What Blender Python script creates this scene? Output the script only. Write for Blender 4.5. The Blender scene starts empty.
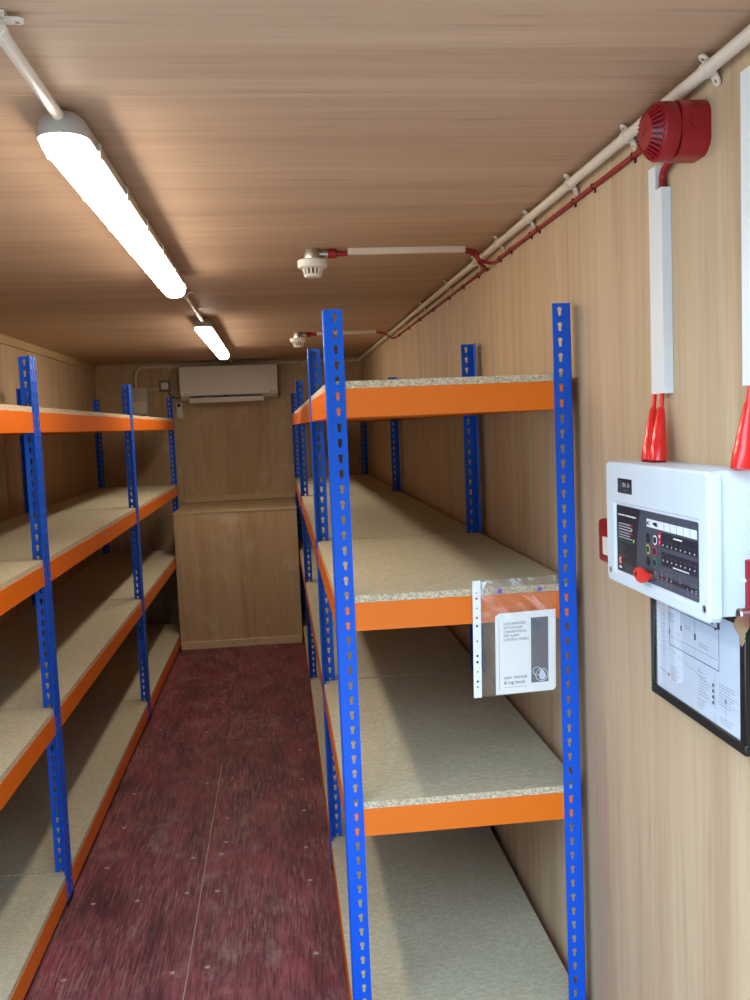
import bpy, bmesh, math, random
from mathutils import Vector, Matrix

random.seed(7)
PI = math.pi
scene = bpy.context.scene
col = scene.collection

# ------------------------------------------------------------------ dimensions (metres)
WR, WL, B, C, FY = 0.762, -1.532, 8.05, 2.27, 0.95      # right wall, left wall, back wall, ceiling, front wall
RX0, RW = 0.122, 0.618                                    # right racking: aisle face and depth
LX0 = -0.829                                              # left racking: aisle face
H, P = 1.96, 0.038                                        # upright height, keyhole pitch

# ------------------------------------------------------------------ camera
cam = bpy.data.cameras.new('camera')
cam_ob = bpy.data.objects.new('camera', cam)
col.objects.link(cam_ob)
PIT, YAW, ROL = 0.0837, -0.1028, 0.0412
cy, sy, cp, sp, cr, sr = math.cos(YAW), math.sin(YAW), math.cos(PIT), math.sin(PIT), math.cos(ROL), math.sin(ROL)
fwd = Vector((-sy * cp, cy * cp, -sp))
up0 = Vector((-sy * sp, cy * sp, cp))
rt0 = Vector((cy, sy, 0))
right = cr * rt0 - sr * up0
up = sr * rt0 + cr * up0
M3 = Matrix((right, up, -fwd)).transposed()
cam_ob.matrix_world = Matrix.Translation((0, 0, 1.681)) @ M3.to_4x4()
cam.sensor_fit = 'AUTO'
cam.sensor_width = 36.0
cam.lens = 911.94 / 1000 * 36.0
cam.clip_start = 0.02
scene.camera = cam_ob

# ------------------------------------------------------------------ sky, daylight portal, exposure
LAMP_STRENGTH = 12.0
LAMP_COLOR = (1.0, 0.88, 0.70, 1)
world = bpy.data.worlds.new('overcast_sky')
scene.world = world
world.use_nodes = True
bgn = world.node_tree.nodes['Background']
bgn.inputs['Color'].default_value = (0.58, 0.79, 1.0, 1)
bgn.inputs['Strength'].default_value = 4.3
DOOR = (-1.46, 0.72, 2.20)                                 # doorway in the front wall: x0, x1, height
pl = bpy.data.lights.new('doorway_portal', 'AREA')
pl.shape = 'RECTANGLE'
pl.size, pl.size_y = DOOR[1] - DOOR[0], DOOR[2]
pl.cycles.is_portal = True
po = bpy.data.objects.new('doorway_portal', pl)
po.location = ((DOOR[0] + DOOR[1]) / 2, FY - 0.06, DOOR[2] / 2)
po.rotation_euler = (PI / 2, 0, 0)
col.objects.link(po)
vs = scene.view_settings
vs.view_transform = 'Standard'
vs.look = 'None'
vs.exposure = 1.08
vs.gamma = 1.0
vs.use_curve_mapping = False

# ------------------------------------------------------------------ materials
MATS = {}


def srgb(r, g, b):
    f = lambda c: (c / 255 / 12.92) if c / 255 <= 0.04045 else ((c / 255 + 0.055) / 1.055) ** 2.4
    return (f(r), f(g), f(b), 1)


def new_mat(name):
    m = bpy.data.materials.new(name)
    m.use_nodes = True
    nt = m.node_tree
    MATS[name] = m
    return m, nt, nt.nodes['Principled BSDF']


def plain(name, rgb, rough=0.5, metal=0.0, bump=0.0, bscale=200, coat=0.0, spec=0.5):
    m, nt, p = new_mat(name)
    n = nt.nodes.new('ShaderNodeTexNoise')
    n.inputs['Scale'].default_value = 6
    n.inputs['Detail'].default_value = 4
    tc = nt.nodes.new('ShaderNodeTexCoord')
    nt.links.new(tc.outputs['Object'], n.inputs['Vector'])
    mx = nt.nodes.new('ShaderNodeMixRGB')
    c = srgb(*rgb)
    mx.inputs['Color1'].default_value = tuple(v * 0.94 for v in c[:3]) + (1,)
    mx.inputs['Color2'].default_value = tuple(min(1, v * 1.05) for v in c[:3]) + (1,)
    nt.links.new(n.outputs['Fac'], mx.inputs['Fac'])
    nt.links.new(mx.outputs['Color'], p.inputs['Base Color'])
    p.inputs['Roughness'].default_value = rough
    p.inputs['Metallic'].default_value = metal
    p.inputs['Coat Weight'].default_value = coat
    p.inputs['Specular IOR Level'].default_value = spec
    if bump:
        n2 = nt.nodes.new('ShaderNodeTexNoise')
        n2.inputs['Scale'].default_value = bscale
        nt.links.new(tc.outputs['Object'], n2.inputs['Vector'])
        b = nt.nodes.new('ShaderNodeBump')
        b.inputs['Strength'].default_value = bump
        b.inputs['Distance'].default_value = 0.002
        nt.links.new(n2.outputs['Fac'], b.inputs['Height'])
        nt.links.new(b.outputs['Normal'], p.inputs['Normal'])
    return m


def ply(name, dark, mid, light, axis, rough=0.6, scuff=0.0, streak=0.35):
    """plywood: grain runs along axis (0 x, 2 z)"""
    m, nt, p = new_mat(name)
    L = nt.links.new
    tc = nt.nodes.new('ShaderNodeTexCoord')
    oi = nt.nodes.new('ShaderNodeObjectInfo')
    off = nt.nodes.new('ShaderNodeVectorMath')
    off.operation = 'MULTIPLY_ADD'
    off.inputs[1].default_value = (1, 1, 1)
    sc = nt.nodes.new('ShaderNodeVectorMath')
    sc.operation = 'SCALE'
    sc.inputs[0].default_value = (17, 23, 31)
    L(oi.outputs['Random'], sc.inputs['Scale'])
    L(tc.outputs['Object'], off.inputs[0])
    L(sc.outputs[0], off.inputs[2])

    def noise(scale, detail, along, across, rough_=0.55, dist=0.0):
        mp = nt.nodes.new('ShaderNodeMapping')
        s = [across, across, across]
        s[axis] = along
        mp.inputs['Scale'].default_value = s
        L(off.outputs[0], mp.inputs['Vector'])
        n = nt.nodes.new('ShaderNodeTexNoise')
        n.inputs['Scale'].default_value = scale
        n.inputs['Detail'].default_value = detail
        n.inputs['Roughness'].default_value = rough_
        n.inputs['Distortion'].default_value = dist
        L(mp.outputs[0], n.inputs['Vector'])
        return n
    broad = noise(1.0, 4, 0.4, 7.0, 0.6, dist=0.9)
    fine = noise(1.0, 5, 1.2, 42.0, 0.6)
    rays = noise(1.0, 3, 3.5, 60.0)
    mix = nt.nodes.new('ShaderNodeMath')
    mix.operation = 'MULTIPLY_ADD'
    mix.inputs[1].default_value = 0.24
    L(fine.outputs['Fac'], mix.inputs[0])
    h = nt.nodes.new('ShaderNodeMath')
    h.operation = 'MULTIPLY'
    h.inputs[1].default_value = 0.76
    L(broad.outputs['Fac'], h.inputs[0])
    L(h.outputs[0], mix.inputs[2])
    ramp = nt.nodes.new('ShaderNodeValToRGB')
    e = ramp.color_ramp.elements
    e[0].position, e[0].color = 0.36, srgb(*dark)
    e[1].position, e[1].color = 0.66, srgb(*light)
    k = e.new(0.5)
    k.color = srgb(*mid)
    L(mix.outputs[0], ramp.inputs['Fac'])
    # dark short pores
    pr = nt.nodes.new('ShaderNodeValToRGB')
    pr.color_ramp.elements[0].position, pr.color_ramp.elements[0].color = 0.24, (1 - streak,) * 3 + (1,)
    pr.color_ramp.elements[1].position, pr.color_ramp.elements[1].color = 0.42, (1, 1, 1, 1)
    L(rays.outputs['Fac'], pr.inputs['Fac'])
    mul = nt.nodes.new('ShaderNodeMixRGB')
    mul.blend_type = 'MULTIPLY'
    mul.inputs['Fac'].default_value = 1
    L(ramp.outputs['Color'], mul.inputs['Color1'])
    L(pr.outputs['Color'], mul.inputs['Color2'])
    out = mul.outputs['Color']
    # tint per sheet
    hsv = nt.nodes.new('ShaderNodeHueSaturation')
    mr = nt.nodes.new('ShaderNodeMapRange')
    mr.inputs['To Min'].default_value, mr.inputs['To Max'].default_value = 0.94, 1.05
    L(oi.outputs['Random'], mr.inputs['Value'])
    L(mr.outputs[0], hsv.inputs['Value'])
    L(out, hsv.inputs['Color'])
    out = hsv.outputs['Color']
    if scuff:
        w = nt.nodes.new('ShaderNodeTexNoise')
        w.inputs['Scale'].default_value = 3.2
        w.inputs['Detail'].default_value = 5
        w.inputs['Distortion'].default_value = 1.6
        L(off.outputs[0], w.inputs['Vector'])
        wr = nt.nodes.new('ShaderNodeValToRGB')
        wr.color_ramp.elements[0].position, wr.color_ramp.elements[0].color = 0.56, (0, 0, 0, 1)
        wr.color_ramp.elements[1].position, wr.color_ramp.elements[1].color = 0.72, (scuff,) * 3 + (1,)
        L(w.outputs['Fac'], wr.inputs['Fac'])
        mx = nt.nodes.new('ShaderNodeMixRGB')
        mx.inputs['Color2'].default_value = srgb(226, 214, 190)
        L(wr.outputs['Color'], mx.inputs['Fac'])
        L(out, mx.inputs['Color1'])
        out = mx.outputs['Color']
    L(out, p.inputs['Base Color'])
    p.inputs['Roughness'].default_value = rough
    bp = nt.nodes.new('ShaderNodeBump')
    bp.inputs['Strength'].default_value = 0.12
    bp.inputs['Distance'].default_value = 0.001
    L(fine.outputs['Fac'], bp.inputs['Height'])
    L(bp.outputs['Normal'], p.inputs['Normal'])
    return m


ply('ply_wall', (184, 155, 122), (197, 170, 137), (210, 185, 153), 2, streak=0.14)
ply('ply_back', (184, 155, 116), (197, 169, 130), (208, 182, 145), 2, scuff=0.45, streak=0.18)
ply('ply_ceiling', (182, 148, 121), (192, 159, 132), (202, 170, 143), 0, streak=0.24)
ply('timber', (200, 176, 136), (212, 190, 152), (222, 204, 170), 0)
ply('timber_long', (184, 156, 114), (198, 170, 128), (210, 184, 144), 1)


def floor_mat():
    m, nt, p = new_mat('red_floor')
    L = nt.links.new
    tc = nt.nodes.new('ShaderNodeTexCoord')
    oi = nt.nodes.new('ShaderNodeObjectInfo')
    add = nt.nodes.new('ShaderNodeVectorMath')
    add.operation = 'ADD'
    L(tc.outputs['Object'], add.inputs[0])
    sc = nt.nodes.new('ShaderNodeVectorMath')
    sc.operation = 'SCALE'
    sc.inputs[0].default_value = (13, 19, 7)
    L(oi.outputs['Random'], sc.inputs['Scale'])
    L(sc.outputs[0], add.inputs[1])

    def noise(s, detail, dist=0.0, rough=0.6):
        mp = nt.nodes.new('ShaderNodeMapping')
        mp.inputs['Scale'].default_value = s
        L(add.outputs[0], mp.inputs['Vector'])
        n = nt.nodes.new('ShaderNodeTexNoise')
        n.inputs['Scale'].default_value = 1
        n.inputs['Detail'].default_value = detail
        n.inputs['Roughness'].default_value = rough
        n.inputs['Distortion'].default_value = dist
        L(mp.outputs[0], n.inputs['Vector'])
        return n

    def ramp(n, p0, c0, p1, c1):
        r = nt.nodes.new('ShaderNodeValToRGB')
        r.color_ramp.elements[0].position, r.color_ramp.elements[0].color = p0, c0
        r.color_ramp.elements[1].position, r.color_ramp.elements[1].color = p1, c1
        L(n.outputs['Fac'], r.inputs['Fac'])
        return r
    base = ramp(noise((9, 3, 9), 6), 0.35, srgb(88, 36, 45), 0.68, srgb(144, 68, 78))
    # pale rubbed streaks along the boards
    st = ramp(noise((120, 8, 40), 8, 0.3, 0.75), 0.47, (0, 0, 0, 1), 0.66, (0.75,) * 3 + (1,))
    pt = ramp(noise((4.5, 2.2, 4), 5, 0.8), 0.4, (0.15,) * 3 + (1,), 0.62, (1, 1, 1, 1))
    mm = nt.nodes.new('ShaderNodeMixRGB')
    mm.blend_type = 'MULTIPLY'
    mm.inputs['Fac'].default_value = 1
    L(st.outputs['Color'], mm.inputs['Color1'])
    L(pt.outputs['Color'], mm.inputs['Color2'])
    mx = nt.nodes.new('ShaderNodeMixRGB')
    mx.inputs['Color2'].default_value = srgb(176, 140, 134)
    L(mm.outputs['Color'], mx.inputs['Fac'])
    L(base.outputs['Color'], mx.inputs['Color1'])
    # dark scores along the boards
    dk = ramp(noise((150, 7, 40), 7, 0.3, 0.75), 0.40, (0.25,) * 3 + (1,), 0.5, (1, 1, 1, 1))
    m2 = nt.nodes.new('ShaderNodeMixRGB')
    m2.blend_type = 'MULTIPLY'
    m2.inputs['Fac'].default_value = 0.85
    L(mx.outputs['Color'], m2.inputs['Color1'])
    L(dk.outputs['Color'], m2.inputs['Color2'])
    # dusty blotches
    du = ramp(noise((7, 5, 5), 8, 0.25, 0.75), 0.54, (0, 0, 0, 1), 0.76, (0.5,) * 3 + (1,))
    m3 = nt.nodes.new('ShaderNodeMixRGB')
    m3.inputs['Color2'].default_value = srgb(170, 150, 145)
    L(du.outputs['Color'], m3.inputs['Fac'])
    L(m2.outputs['Color'], m3.inputs['Color1'])
    L(m3.outputs['Color'], p.inputs['Base Color'])
    p.inputs['Roughness'].default_value = 0.55
    b = nt.nodes.new('ShaderNodeBump')
    b.inputs['Strength'].default_value = 0.25
    b.inputs['Distance'].default_value = 0.002
    L(dk.outputs['Color'], b.inputs['Height'])
    L(b.outputs['Normal'], p.inputs['Normal'])


floor_mat()


def chip(name, dark, mid, light, scale, p0, p1, stretch=(1, 1, 1), bump=0.2):
    m, nt, p = new_mat(name)
    L = nt.links.new
    tc = nt.nodes.new('ShaderNodeTexCoord')
    mp = nt.nodes.new('ShaderNodeMapping')
    mp.inputs['Scale'].default_value = stretch
    L(tc.outputs['Object'], mp.inputs['Vector'])
    v = nt.nodes.new('ShaderNodeTexVoronoi')
    v.inputs['Scale'].default_value = scale
    L(mp.outputs[0], v.inputs['Vector'])
    n = nt.nodes.new('ShaderNodeTexNoise')
    n.inputs['Scale'].default_value = scale * 0.6
    n.inputs['Detail'].default_value = 6
    n.inputs['Roughness'].default_value = 0.7
    L(mp.outputs[0], n.inputs['Vector'])
    sp_ = nt.nodes.new('ShaderNodeSeparateColor')
    L(v.outputs['Color'], sp_.inputs[0])
    mx = nt.nodes.new('ShaderNodeMath')
    mx.operation = 'MULTIPLY_ADD'
    mx.inputs[1].default_value = 0.4
    L(sp_.outputs[0], mx.inputs[0])
    h = nt.nodes.new('ShaderNodeMath')
    h.operation = 'MULTIPLY'
    h.inputs[1].default_value = 0.6
    L(n.outputs['Fac'], h.inputs[0])
    L(h.outputs[0], mx.inputs[2])
    r = nt.nodes.new('ShaderNodeValToRGB')
    e = r.color_ramp.elements
    e[0].position, e[0].color = p0, srgb(*dark)
    e[1].position, e[1].color = p1, srgb(*light)
    k = e.new((p0 + p1) / 2)
    k.color = srgb(*mid)
    L(mx.outputs[0], r.inputs['Fac'])
    L(r.outputs['Color'], p.inputs['Base Color'])
    p.inputs['Roughness'].default_value = 0.75
    b = nt.nodes.new('ShaderNodeBump')
    b.inputs['Strength'].default_value = bump
    b.inputs['Distance'].default_value = 0.002
    L(mx.outputs[0], b.inputs['Height'])
    L(b.outputs['Normal'], p.inputs['Normal'])


chip('chip_face', (180, 171, 145), (192, 184, 158), (207, 200, 178), 120, 0.2, 0.8, (0.8, 1.15, 1), 0.06)
chip('chip_edge', (150, 124, 94), (208, 190, 160), (234, 223, 200), 330, 0.22, 0.75, (0.8, 0.8, 1.3), 0.4)

plain('blue_steel', (0, 88, 218), 0.38, spec=0.4)
plain('orange_steel', (240, 118, 16), 0.4, spec=0.4)
plain('rivet', (238, 120, 70), 0.3, 0.2)
plain('foot_black', (24, 25, 30), 0.6)
plain('white_plastic', (232, 226, 216), 0.42)
plain('aircon_white', (240, 237, 228), 0.4)
plain('pvc_cream', (226, 212, 196), 0.3)
plain('trunking_white', (232, 234, 236), 0.4)
plain('panel_grey_white', (214, 224, 234), 0.38)
plain('lamp_grey', (176, 168, 160), 0.5)
plain('grey_plastic', (126, 122, 114), 0.5)
plain('cream_unit', (206, 202, 188), 0.45)
plain('red_plastic', (150, 14, 28), 0.38)
plain('red_dark', (74, 8, 16), 0.5)
plain('red_bright', (226, 20, 18), 0.3, coat=0.3)
plain('red_cable', (140, 16, 18), 0.5)
plain('steel', (200, 200, 196), 0.28, 1.0)
plain('brass_key', (190, 180, 158), 0.36, 1.0)
plain('black_frame', (18, 19, 22), 0.35)
plain('black', (12, 12, 14), 0.5)
plain('fascia_dark', (28, 34, 48), 0.4)
plain('fascia_grey', (70, 76, 90), 0.42)
plain('print_white', (226, 232, 240), 0.5)
plain('print_red', (205, 30, 44), 0.5)
plain('print_yellow', (206, 200, 40), 0.5)
plain('print_green', (20, 140, 90), 0.5)
plain('print_grey', (112, 116, 128), 0.6)
plain('print_ink', (66, 74, 104), 0.6)
plain('print_slate', (102, 104, 116), 0.5)
plain('paper', (252, 253, 254), 0.7)
plain('drawing_paper', (214, 224, 240), 0.6)
plain('purple', (126, 92, 196), 0.35)
plain('screw', (176, 160, 150), 0.45, 0.6)
plain('joint_dust', (120, 84, 84), 0.8)
plain('blocker_green', (70, 84, 80), 0.6)
plain('concrete', (156, 153, 146), 0.9, bump=0.3, bscale=60)
plain('dark_trim', (60, 48, 40), 0.6)


def film_mat(name, diff, gloss, rough):
    m = bpy.data.materials.new(name)
    m.use_nodes = True
    nt = m.node_tree
    nt.nodes.remove(nt.nodes['Principled BSDF'])
    out = nt.nodes['Material Output']
    t = nt.nodes.new('ShaderNodeBsdfTransparent')
    d = nt.nodes.new('ShaderNodeBsdfDiffuse')
    d.inputs['Color'].default_value = (0.9, 0.92, 0.96, 1)
    g = nt.nodes.new('ShaderNodeBsdfGlossy')
    g.inputs['Roughness'].default_value = rough
    a = nt.nodes.new('ShaderNodeMixShader')
    a.inputs['Fac'].default_value = diff
    b = nt.nodes.new('ShaderNodeMixShader')
    lw = nt.nodes.new('ShaderNodeLayerWeight')
    lw.inputs['Blend'].default_value = 0.5
    pw = nt.nodes.new('ShaderNodeMath')
    pw.operation = 'POWER'
    pw.inputs[1].default_value = 5
    nt.links.new(lw.outputs['Facing'], pw.inputs[0])
    ma = nt.nodes.new('ShaderNodeMath')
    ma.operation = 'MULTIPLY_ADD'
    ma.inputs[1].default_value = 0.96
    ma.inputs[2].default_value = gloss
    nt.links.new(pw.outputs[0], ma.inputs[0])
    nt.links.new(ma.outputs[0], b.inputs['Fac'])
    nt.links.new(t.outputs[0], a.inputs[1])
    nt.links.new(d.outputs[0], a.inputs[2])
    nt.links.new(a.outputs[0], b.inputs[1])
    nt.links.new(g.outputs[0], b.inputs[2])
    nt.links.new(b.outputs[0], out.inputs['Surface'])
    MATS[name] = m


film_mat('clear_film', 0.02, 0.10, 0.05)
film_mat('frame_glass', 0.0, 0.04, 0.03)


def lamp_mat():
    m, nt, p = new_mat('lamp_diffuser')
    p.inputs['Base Color'].default_value = (0.9, 0.9, 0.88, 1)
    p.inputs['Emission Color'].default_value = LAMP_COLOR
    p.inputs['Emission Strength'].default_value = LAMP_STRENGTH


lamp_mat()


# ------------------------------------------------------------------ mesh building
class MB:
    """collects faces (world coordinates) for ONE mesh object"""

    def __init__(self):
        self.v, self.f, self.m, self.s, self.mats = [], [], [], [], []

    def mi(self, mat):
        if mat not in self.mats:
            self.mats.append(mat)
        return self.mats.index(mat)

    def add(self, vs_, fs, mat, smooth=False):
        o = len(self.v)
        self.v += [Vector(q) for q in vs_]
        k = self.mi(mat)
        for f in fs:
            self.f.append([o + i for i in f])
            self.m.append(k)
            self.s.append(smooth)
        return self

    def box(self, a, b, mat, bevel=0.0, seg=2, smooth=None):
        x0, x1 = sorted((a[0], b[0])); y0, y1 = sorted((a[1], b[1])); z0, z1 = sorted((a[2], b[2]))
        V = [(x0, y0, z0), (x1, y0, z0), (x1, y1, z0), (x0, y1, z0), (x0, y0, z1), (x1, y0, z1), (x1, y1, z1), (x0, y1, z1)]
        F = [(3, 2, 1, 0), (4, 5, 6, 7), (0, 1, 5, 4), (1, 2, 6, 5), (2, 3, 7, 6), (3, 0, 4, 7)]
        if bevel <= 0:
            return self.add(V, F, mat)
        bm = bmesh.new()
        vv = [bm.verts.new(q) for q in V]
        for f in F:
            bm.faces.new([vv[i] for i in f])
        bmesh.ops.bevel(bm, geom=list(bm.edges), offset=bevel, segments=seg, profile=0.5, affect='EDGES', clamp_overlap=True)
        return self.from_bm(bm, mat, True)

    def from_bm(self, bm, mat, smooth=False):
        bm.verts.ensure_lookup_table()
        bm.verts.index_update()
        self.add([v.co.copy() for v in bm.verts], [[v.index for v in f.verts] for f in bm.faces], mat, smooth)
        bm.free()
        return self

    def quad(self, a, b, c, d, mat):
        return self.add([a, b, c, d], [(0, 1, 2, 3)], mat)

    def prism(self, poly, axis, a, b, mat, smooth=False, caps=True):
        """poly: 2D points (the other two axes in order), extruded along axis from a to b"""
        def p3(q, t):
            r = list(q)
            r.insert(axis, t)
            return r
        n = len(poly)
        V = [p3(q, a) for q in poly] + [p3(q, b) for q in poly]
        F = [(i, (i + 1) % n, n + (i + 1) % n, n + i) for i in range(n)]
        self.add(V, F, mat, smooth)
        if caps:
            self.add(V, [tuple(range(n))[::-1], tuple(range(n, 2 * n))], mat)
        return self

    def lathe(self, prof, origin, axis, mat, n=24, smooth=True, mats=None):
        """prof: (radius, distance along axis); axis a unit vector"""
        ax = Vector(axis).normalized()
        u = ax.orthogonal().normalized()
        w = ax.cross(u)
        o = Vector(origin)
        V = []
        for r, h in prof:
            for i in range(n):
                t = 2 * PI * i / n
                V.append(o + ax * h + (u * math.cos(t) + w * math.sin(t)) * max(r, 1e-5))
        for j in range(len(prof) - 1):
            F = [(j * n + i, j * n + (i + 1) % n, (j + 1) * n + (i + 1) % n, (j + 1) * n + i) for i in range(n)]
            base = len(self.v)
            vv = V[j * n:(j + 2) * n]
            self.add(vv, [tuple(k - j * n for k in f) for f in F], mats[j] if mats else mat, smooth)
        return self

    def cyl(self, a, b, r, mat, n=16, r2=None, smooth=True):
        a, b = Vector(a), Vector(b)
        L_ = (b - a).length
        r2 = r if r2 is None else r2
        return self.lathe([(0, 0), (r, 0), (r, 0.0001), (r2, L_ - 0.0001), (r2, L_), (0, L_)], a, b - a, mat, n, smooth)

    def tube(self, pts, r, mat, n=10, closed_ends=True):
        pts = [Vector(q) for q in pts]
        V = []
        prev = None
        for i, q in enumerate(pts):
            t = (pts[min(i + 1, len(pts) - 1)] - pts[max(i - 1, 0)]).normalized()
            if prev is None:
                u = t.orthogonal().normalized()
            else:
                u = (prev - t * prev.dot(t)).normalized()
            prev = u
            w = t.cross(u)
            for k in range(n):
                a = 2 * PI * k / n
                V.append(q + (u * math.cos(a) + w * math.sin(a)) * r)
        F = []
        for i in range(len(pts) - 1):
            for k in range(n):
                F.append((i * n + k, i * n + (k + 1) % n, (i + 1) * n + (k + 1) % n, (i + 1) * n + k))
        self.add(V, F, mat, True)
        if closed_ends:
            m = len(pts) - 1
            self.add(V[:n], [tuple(range(n))[::-1]], mat)
            self.add(V[m * n:], [tuple(range(n))], mat)
        return self

    def mesh(self, name, origin=(0, 0, 0)):
        me = bpy.data.meshes.new(name)
        o = Vector(origin)
        me.from_pydata([v - o for v in self.v], [], self.f)
        for m in self.mats:
            me.materials.append(MATS[m])
        me.polygons.foreach_set('material_index', self.m)
        me.polygons.foreach_set('use_smooth', self.s)
        me.update()
        bm = bmesh.new()
        bm.from_mesh(me)
        bmesh.ops.remove_doubles(bm, verts=bm.verts, dist=1e-6)
        bmesh.ops.recalc_face_normals(bm, faces=bm.faces)
        bm.to_mesh(me)
        bm.free()
        if any(self.s):
            me.set_sharp_from_angle(angle=math.radians(38))
        return me

    def build(self, name, parent=None, origin=None):
        if parent is not None:
            o = parent['_w']
        elif origin is not None:
            o = origin
        else:
            xs = [v.x for v in self.v]; ys = [v.y for v in self.v]; zs = [v.z for v in self.v]
            o = ((min(xs) + max(xs)) / 2, (min(ys) + max(ys)) / 2, min(zs))
        if parent is not None and parent.type == 'MESH':
            pass
        ob = bpy.data.objects.new(name, self.mesh(name, o))
        col.objects.link(ob)
        ob['_w'] = tuple(o)
        if parent is not None:
            ob.parent = parent            # parent is unrotated and child shares its origin
        else:
            ob.location = o
        return ob


def catmull(pts, n=8):
    P_ = [Vector(q) for q in pts]
    P_ = [P_[0] * 2 - P_[1]] + P_ + [P_[-1] * 2 - P_[-2]]
    out = []
    for i in range(1, len(P_) - 2):
        a, b, c, d = P_[i - 1:i + 3]
        for k in range(n):
            t = k / n
            out.append(0.5 * ((2 * b) + (c - a) * t + (2 * a - 5 * b + 4 * c - d) * t * t + (3 * b - a - 3 * c + d) * t ** 3))
    out.append(P_[-2])
    return out


def thing(name, label, cat, loc, group=None):
    o = bpy.data.objects.new(name, None)
    o.empty_display_size = 0.05
    o.location = loc
    o['_w'] = tuple(loc)
    col.objects.link(o)
    return tag(o, label, cat, group)


def tag(o, label=None, cat=None, group=None, kind=None):
    if label: o['label'] = label
    if cat: o['category'] = cat
    if group: o['group'] = group
    if kind: o['kind'] = kind
    return o


def struct(name, mb, origin=(0, 0, 0), label=None, parent=None):
    o = mb.build(name, parent, origin)
    o['kind'] = 'structure'
    return o


def text_into(mb, txt, size, origin, ux, uy, mat, extrude=0.0, align='LEFT', sx=1.0):
    """writes txt as flat mesh lettering into mb; ux, uy are the reading and up directions"""
    cu = bpy.data.curves.new('t', 'FONT')
    cu.body = txt
    cu.size = size
    cu.align_x = align
    ob = bpy.data.objects.new('t', cu)
    col.objects.link(ob)
    dg = bpy.context.evaluated_depsgraph_get()
    me = bpy.data.meshes.new_from_object(ob.evaluated_get(dg))
    o, ux, uy = Vector(origin), Vector(ux).normalized(), Vector(uy).normalized()
    mb.add([o + ux * (v.co.x * sx) + uy * v.co.y for v in me.vertices], [tuple(p.vertices) for p in me.polygons], mat)
    bpy.data.objects.remove(ob)
    bpy.data.curves.remove(cu)
    bpy.data.meshes.remove(me)


# ------------------------------------------------------------------ room shell
GAP, PT = 0.0016, 0.009
# floor
f = MB().box((WL - 0.1, FY - 0.1, -0.05), (WR + 0.1, B + 0.1, -0.012), 'dark_trim')
floor = struct('floor', f)
FS = -0.362
ys_floor = [FY - 0.05, 2.50, 4.90, 7.30, B]
screw_by_panel = {}
panels = []
for i in range(len(ys_floor) - 1):
    for (x0, x1) in ((WL, FS), (FS, WR)):
        dz = random.uniform(-0.0008, 0.0004)
        mb = MB().box((x0 + 0.0015, ys_floor[i] + 0.0015, -0.012), (x1 - 0.0015, ys_floor[i + 1] - 0.0015, dz), 'red_floor', 0.0008, 1)
        o = mb.build('floor_panel', floor)
        o['kind'] = 'structure'
        panels.append((x0, x1, ys_floor[i], ys_floor[i + 1], o, dz))
    # pale filler line in the joint between the two rows of panels
sm = MB().box((FS - 0.002, 2.4, -0.004), (FS + 0.001, 4.55, 0.0006), 'screw')
sm.box((FS - 0.001, 4.55, -0.004), (FS + 0.0005, 7.0, 0.0004), 'joint_dust')
sm.box((WL, 4.8995, -0.004), (WR, 4.9008, 0.0004), 'joint_dust')
o = sm.build('joint_filler', floor)
o['kind'] = 'structure'
SCREWS = [(-0.745, 3.247), (-0.588, 3.24), (-0.413, 3.264), (-0.304, 3.259), (-0.411, 2.771), (-0.304, 2.784), (0.039, 2.801),
          (0.037, 3.277), (0.03, 3.547), (0.033, 3.904), (0.033, 4.261), (-0.302, 3.888), (-0.307, 3.552), (-0.416, 3.538),
          (-0.745, 3.518), (-0.752, 4.243), (-0.738, 3.875), (-0.482, 5.058), (-0.293, 3.655), (-0.747, 5.153), (-0.42, 4.30), (-0.30, 4.35),
          (-0.745, 2.79), (0.03, 4.66), (0.03, 5.15), (-0.42, 5.6), (-0.30, 5.7), (-0.74, 5.9)]
for (x, y) in SCREWS:
    for (x0, x1, y0, y1, po_, dz) in panels:
        if x0 < x < x1 and y0 < y < y1:
            s = MB().lathe([(0, 0.0006), (0.006, 0.0009), (0.0085, 0.0004), (0.0092, -0.001)], (x, y, dz), (0, 0, 1), 'screw', 12)
            so = s.build('screw', po_)

# walls with separate plywood sheets


def sheet_wall(name, mat, edges, make_box, back_box):
    bmb = MB().box(*back_box, 'dark_trim')
    w = struct(name, bmb)
    for a, b in zip(edges[:-1], edges[1:]):
        p = MB().box(*make_box(a + GAP / 2, b - GAP / 2), mat, 0.0008, 1).build('plywood_sheet', w)
        p['kind'] = 'structure'
    return w


ey = [FY, 2.32, 3.54, 4.76, 5.98, 7.20, B]
sheet_wall('wall_right', 'ply_wall', ey, lambda a, b: ((WR, a, 0.0), (WR + PT, b, C)), ((WR + PT, FY - 0.06, -0.04), (WR + 0.06, B + 0.06, C + 0.03)))
ey2 = [FY, 1.67, 2.89, 4.11, 5.33, 6.55, B]
sheet_wall('wall_left', 'ply_wall', ey2, lambda a, b: ((WL - PT, a, 0.0), (WL, b, C)), ((WL - 0.06, FY - 0.06, -0.04), (WL - PT, B + 0.06, C + 0.03)))
exb = [WL, -0.835, 0.30, WR]
sheet_wall('wall_back', 'ply_back', exb, lambda a, b: ((a, B, 0.0), (b, B + PT, C)), ((WL - PT, B + PT, -0.04), (WR + PT, B + 0.06, C + 0.03)))
ec = [FY, 1.68, 2.90, 4.12, 5.34, 6.56, B]
sheet_wall('ceiling', 'ply_ceiling', ec, lambda a, b: ((WL, a, C), (WR, b, C + PT)), ((WL - 0.06, FY, C + PT), (WR + 0.06, B + 0.06, C + 0.06)))
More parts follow.
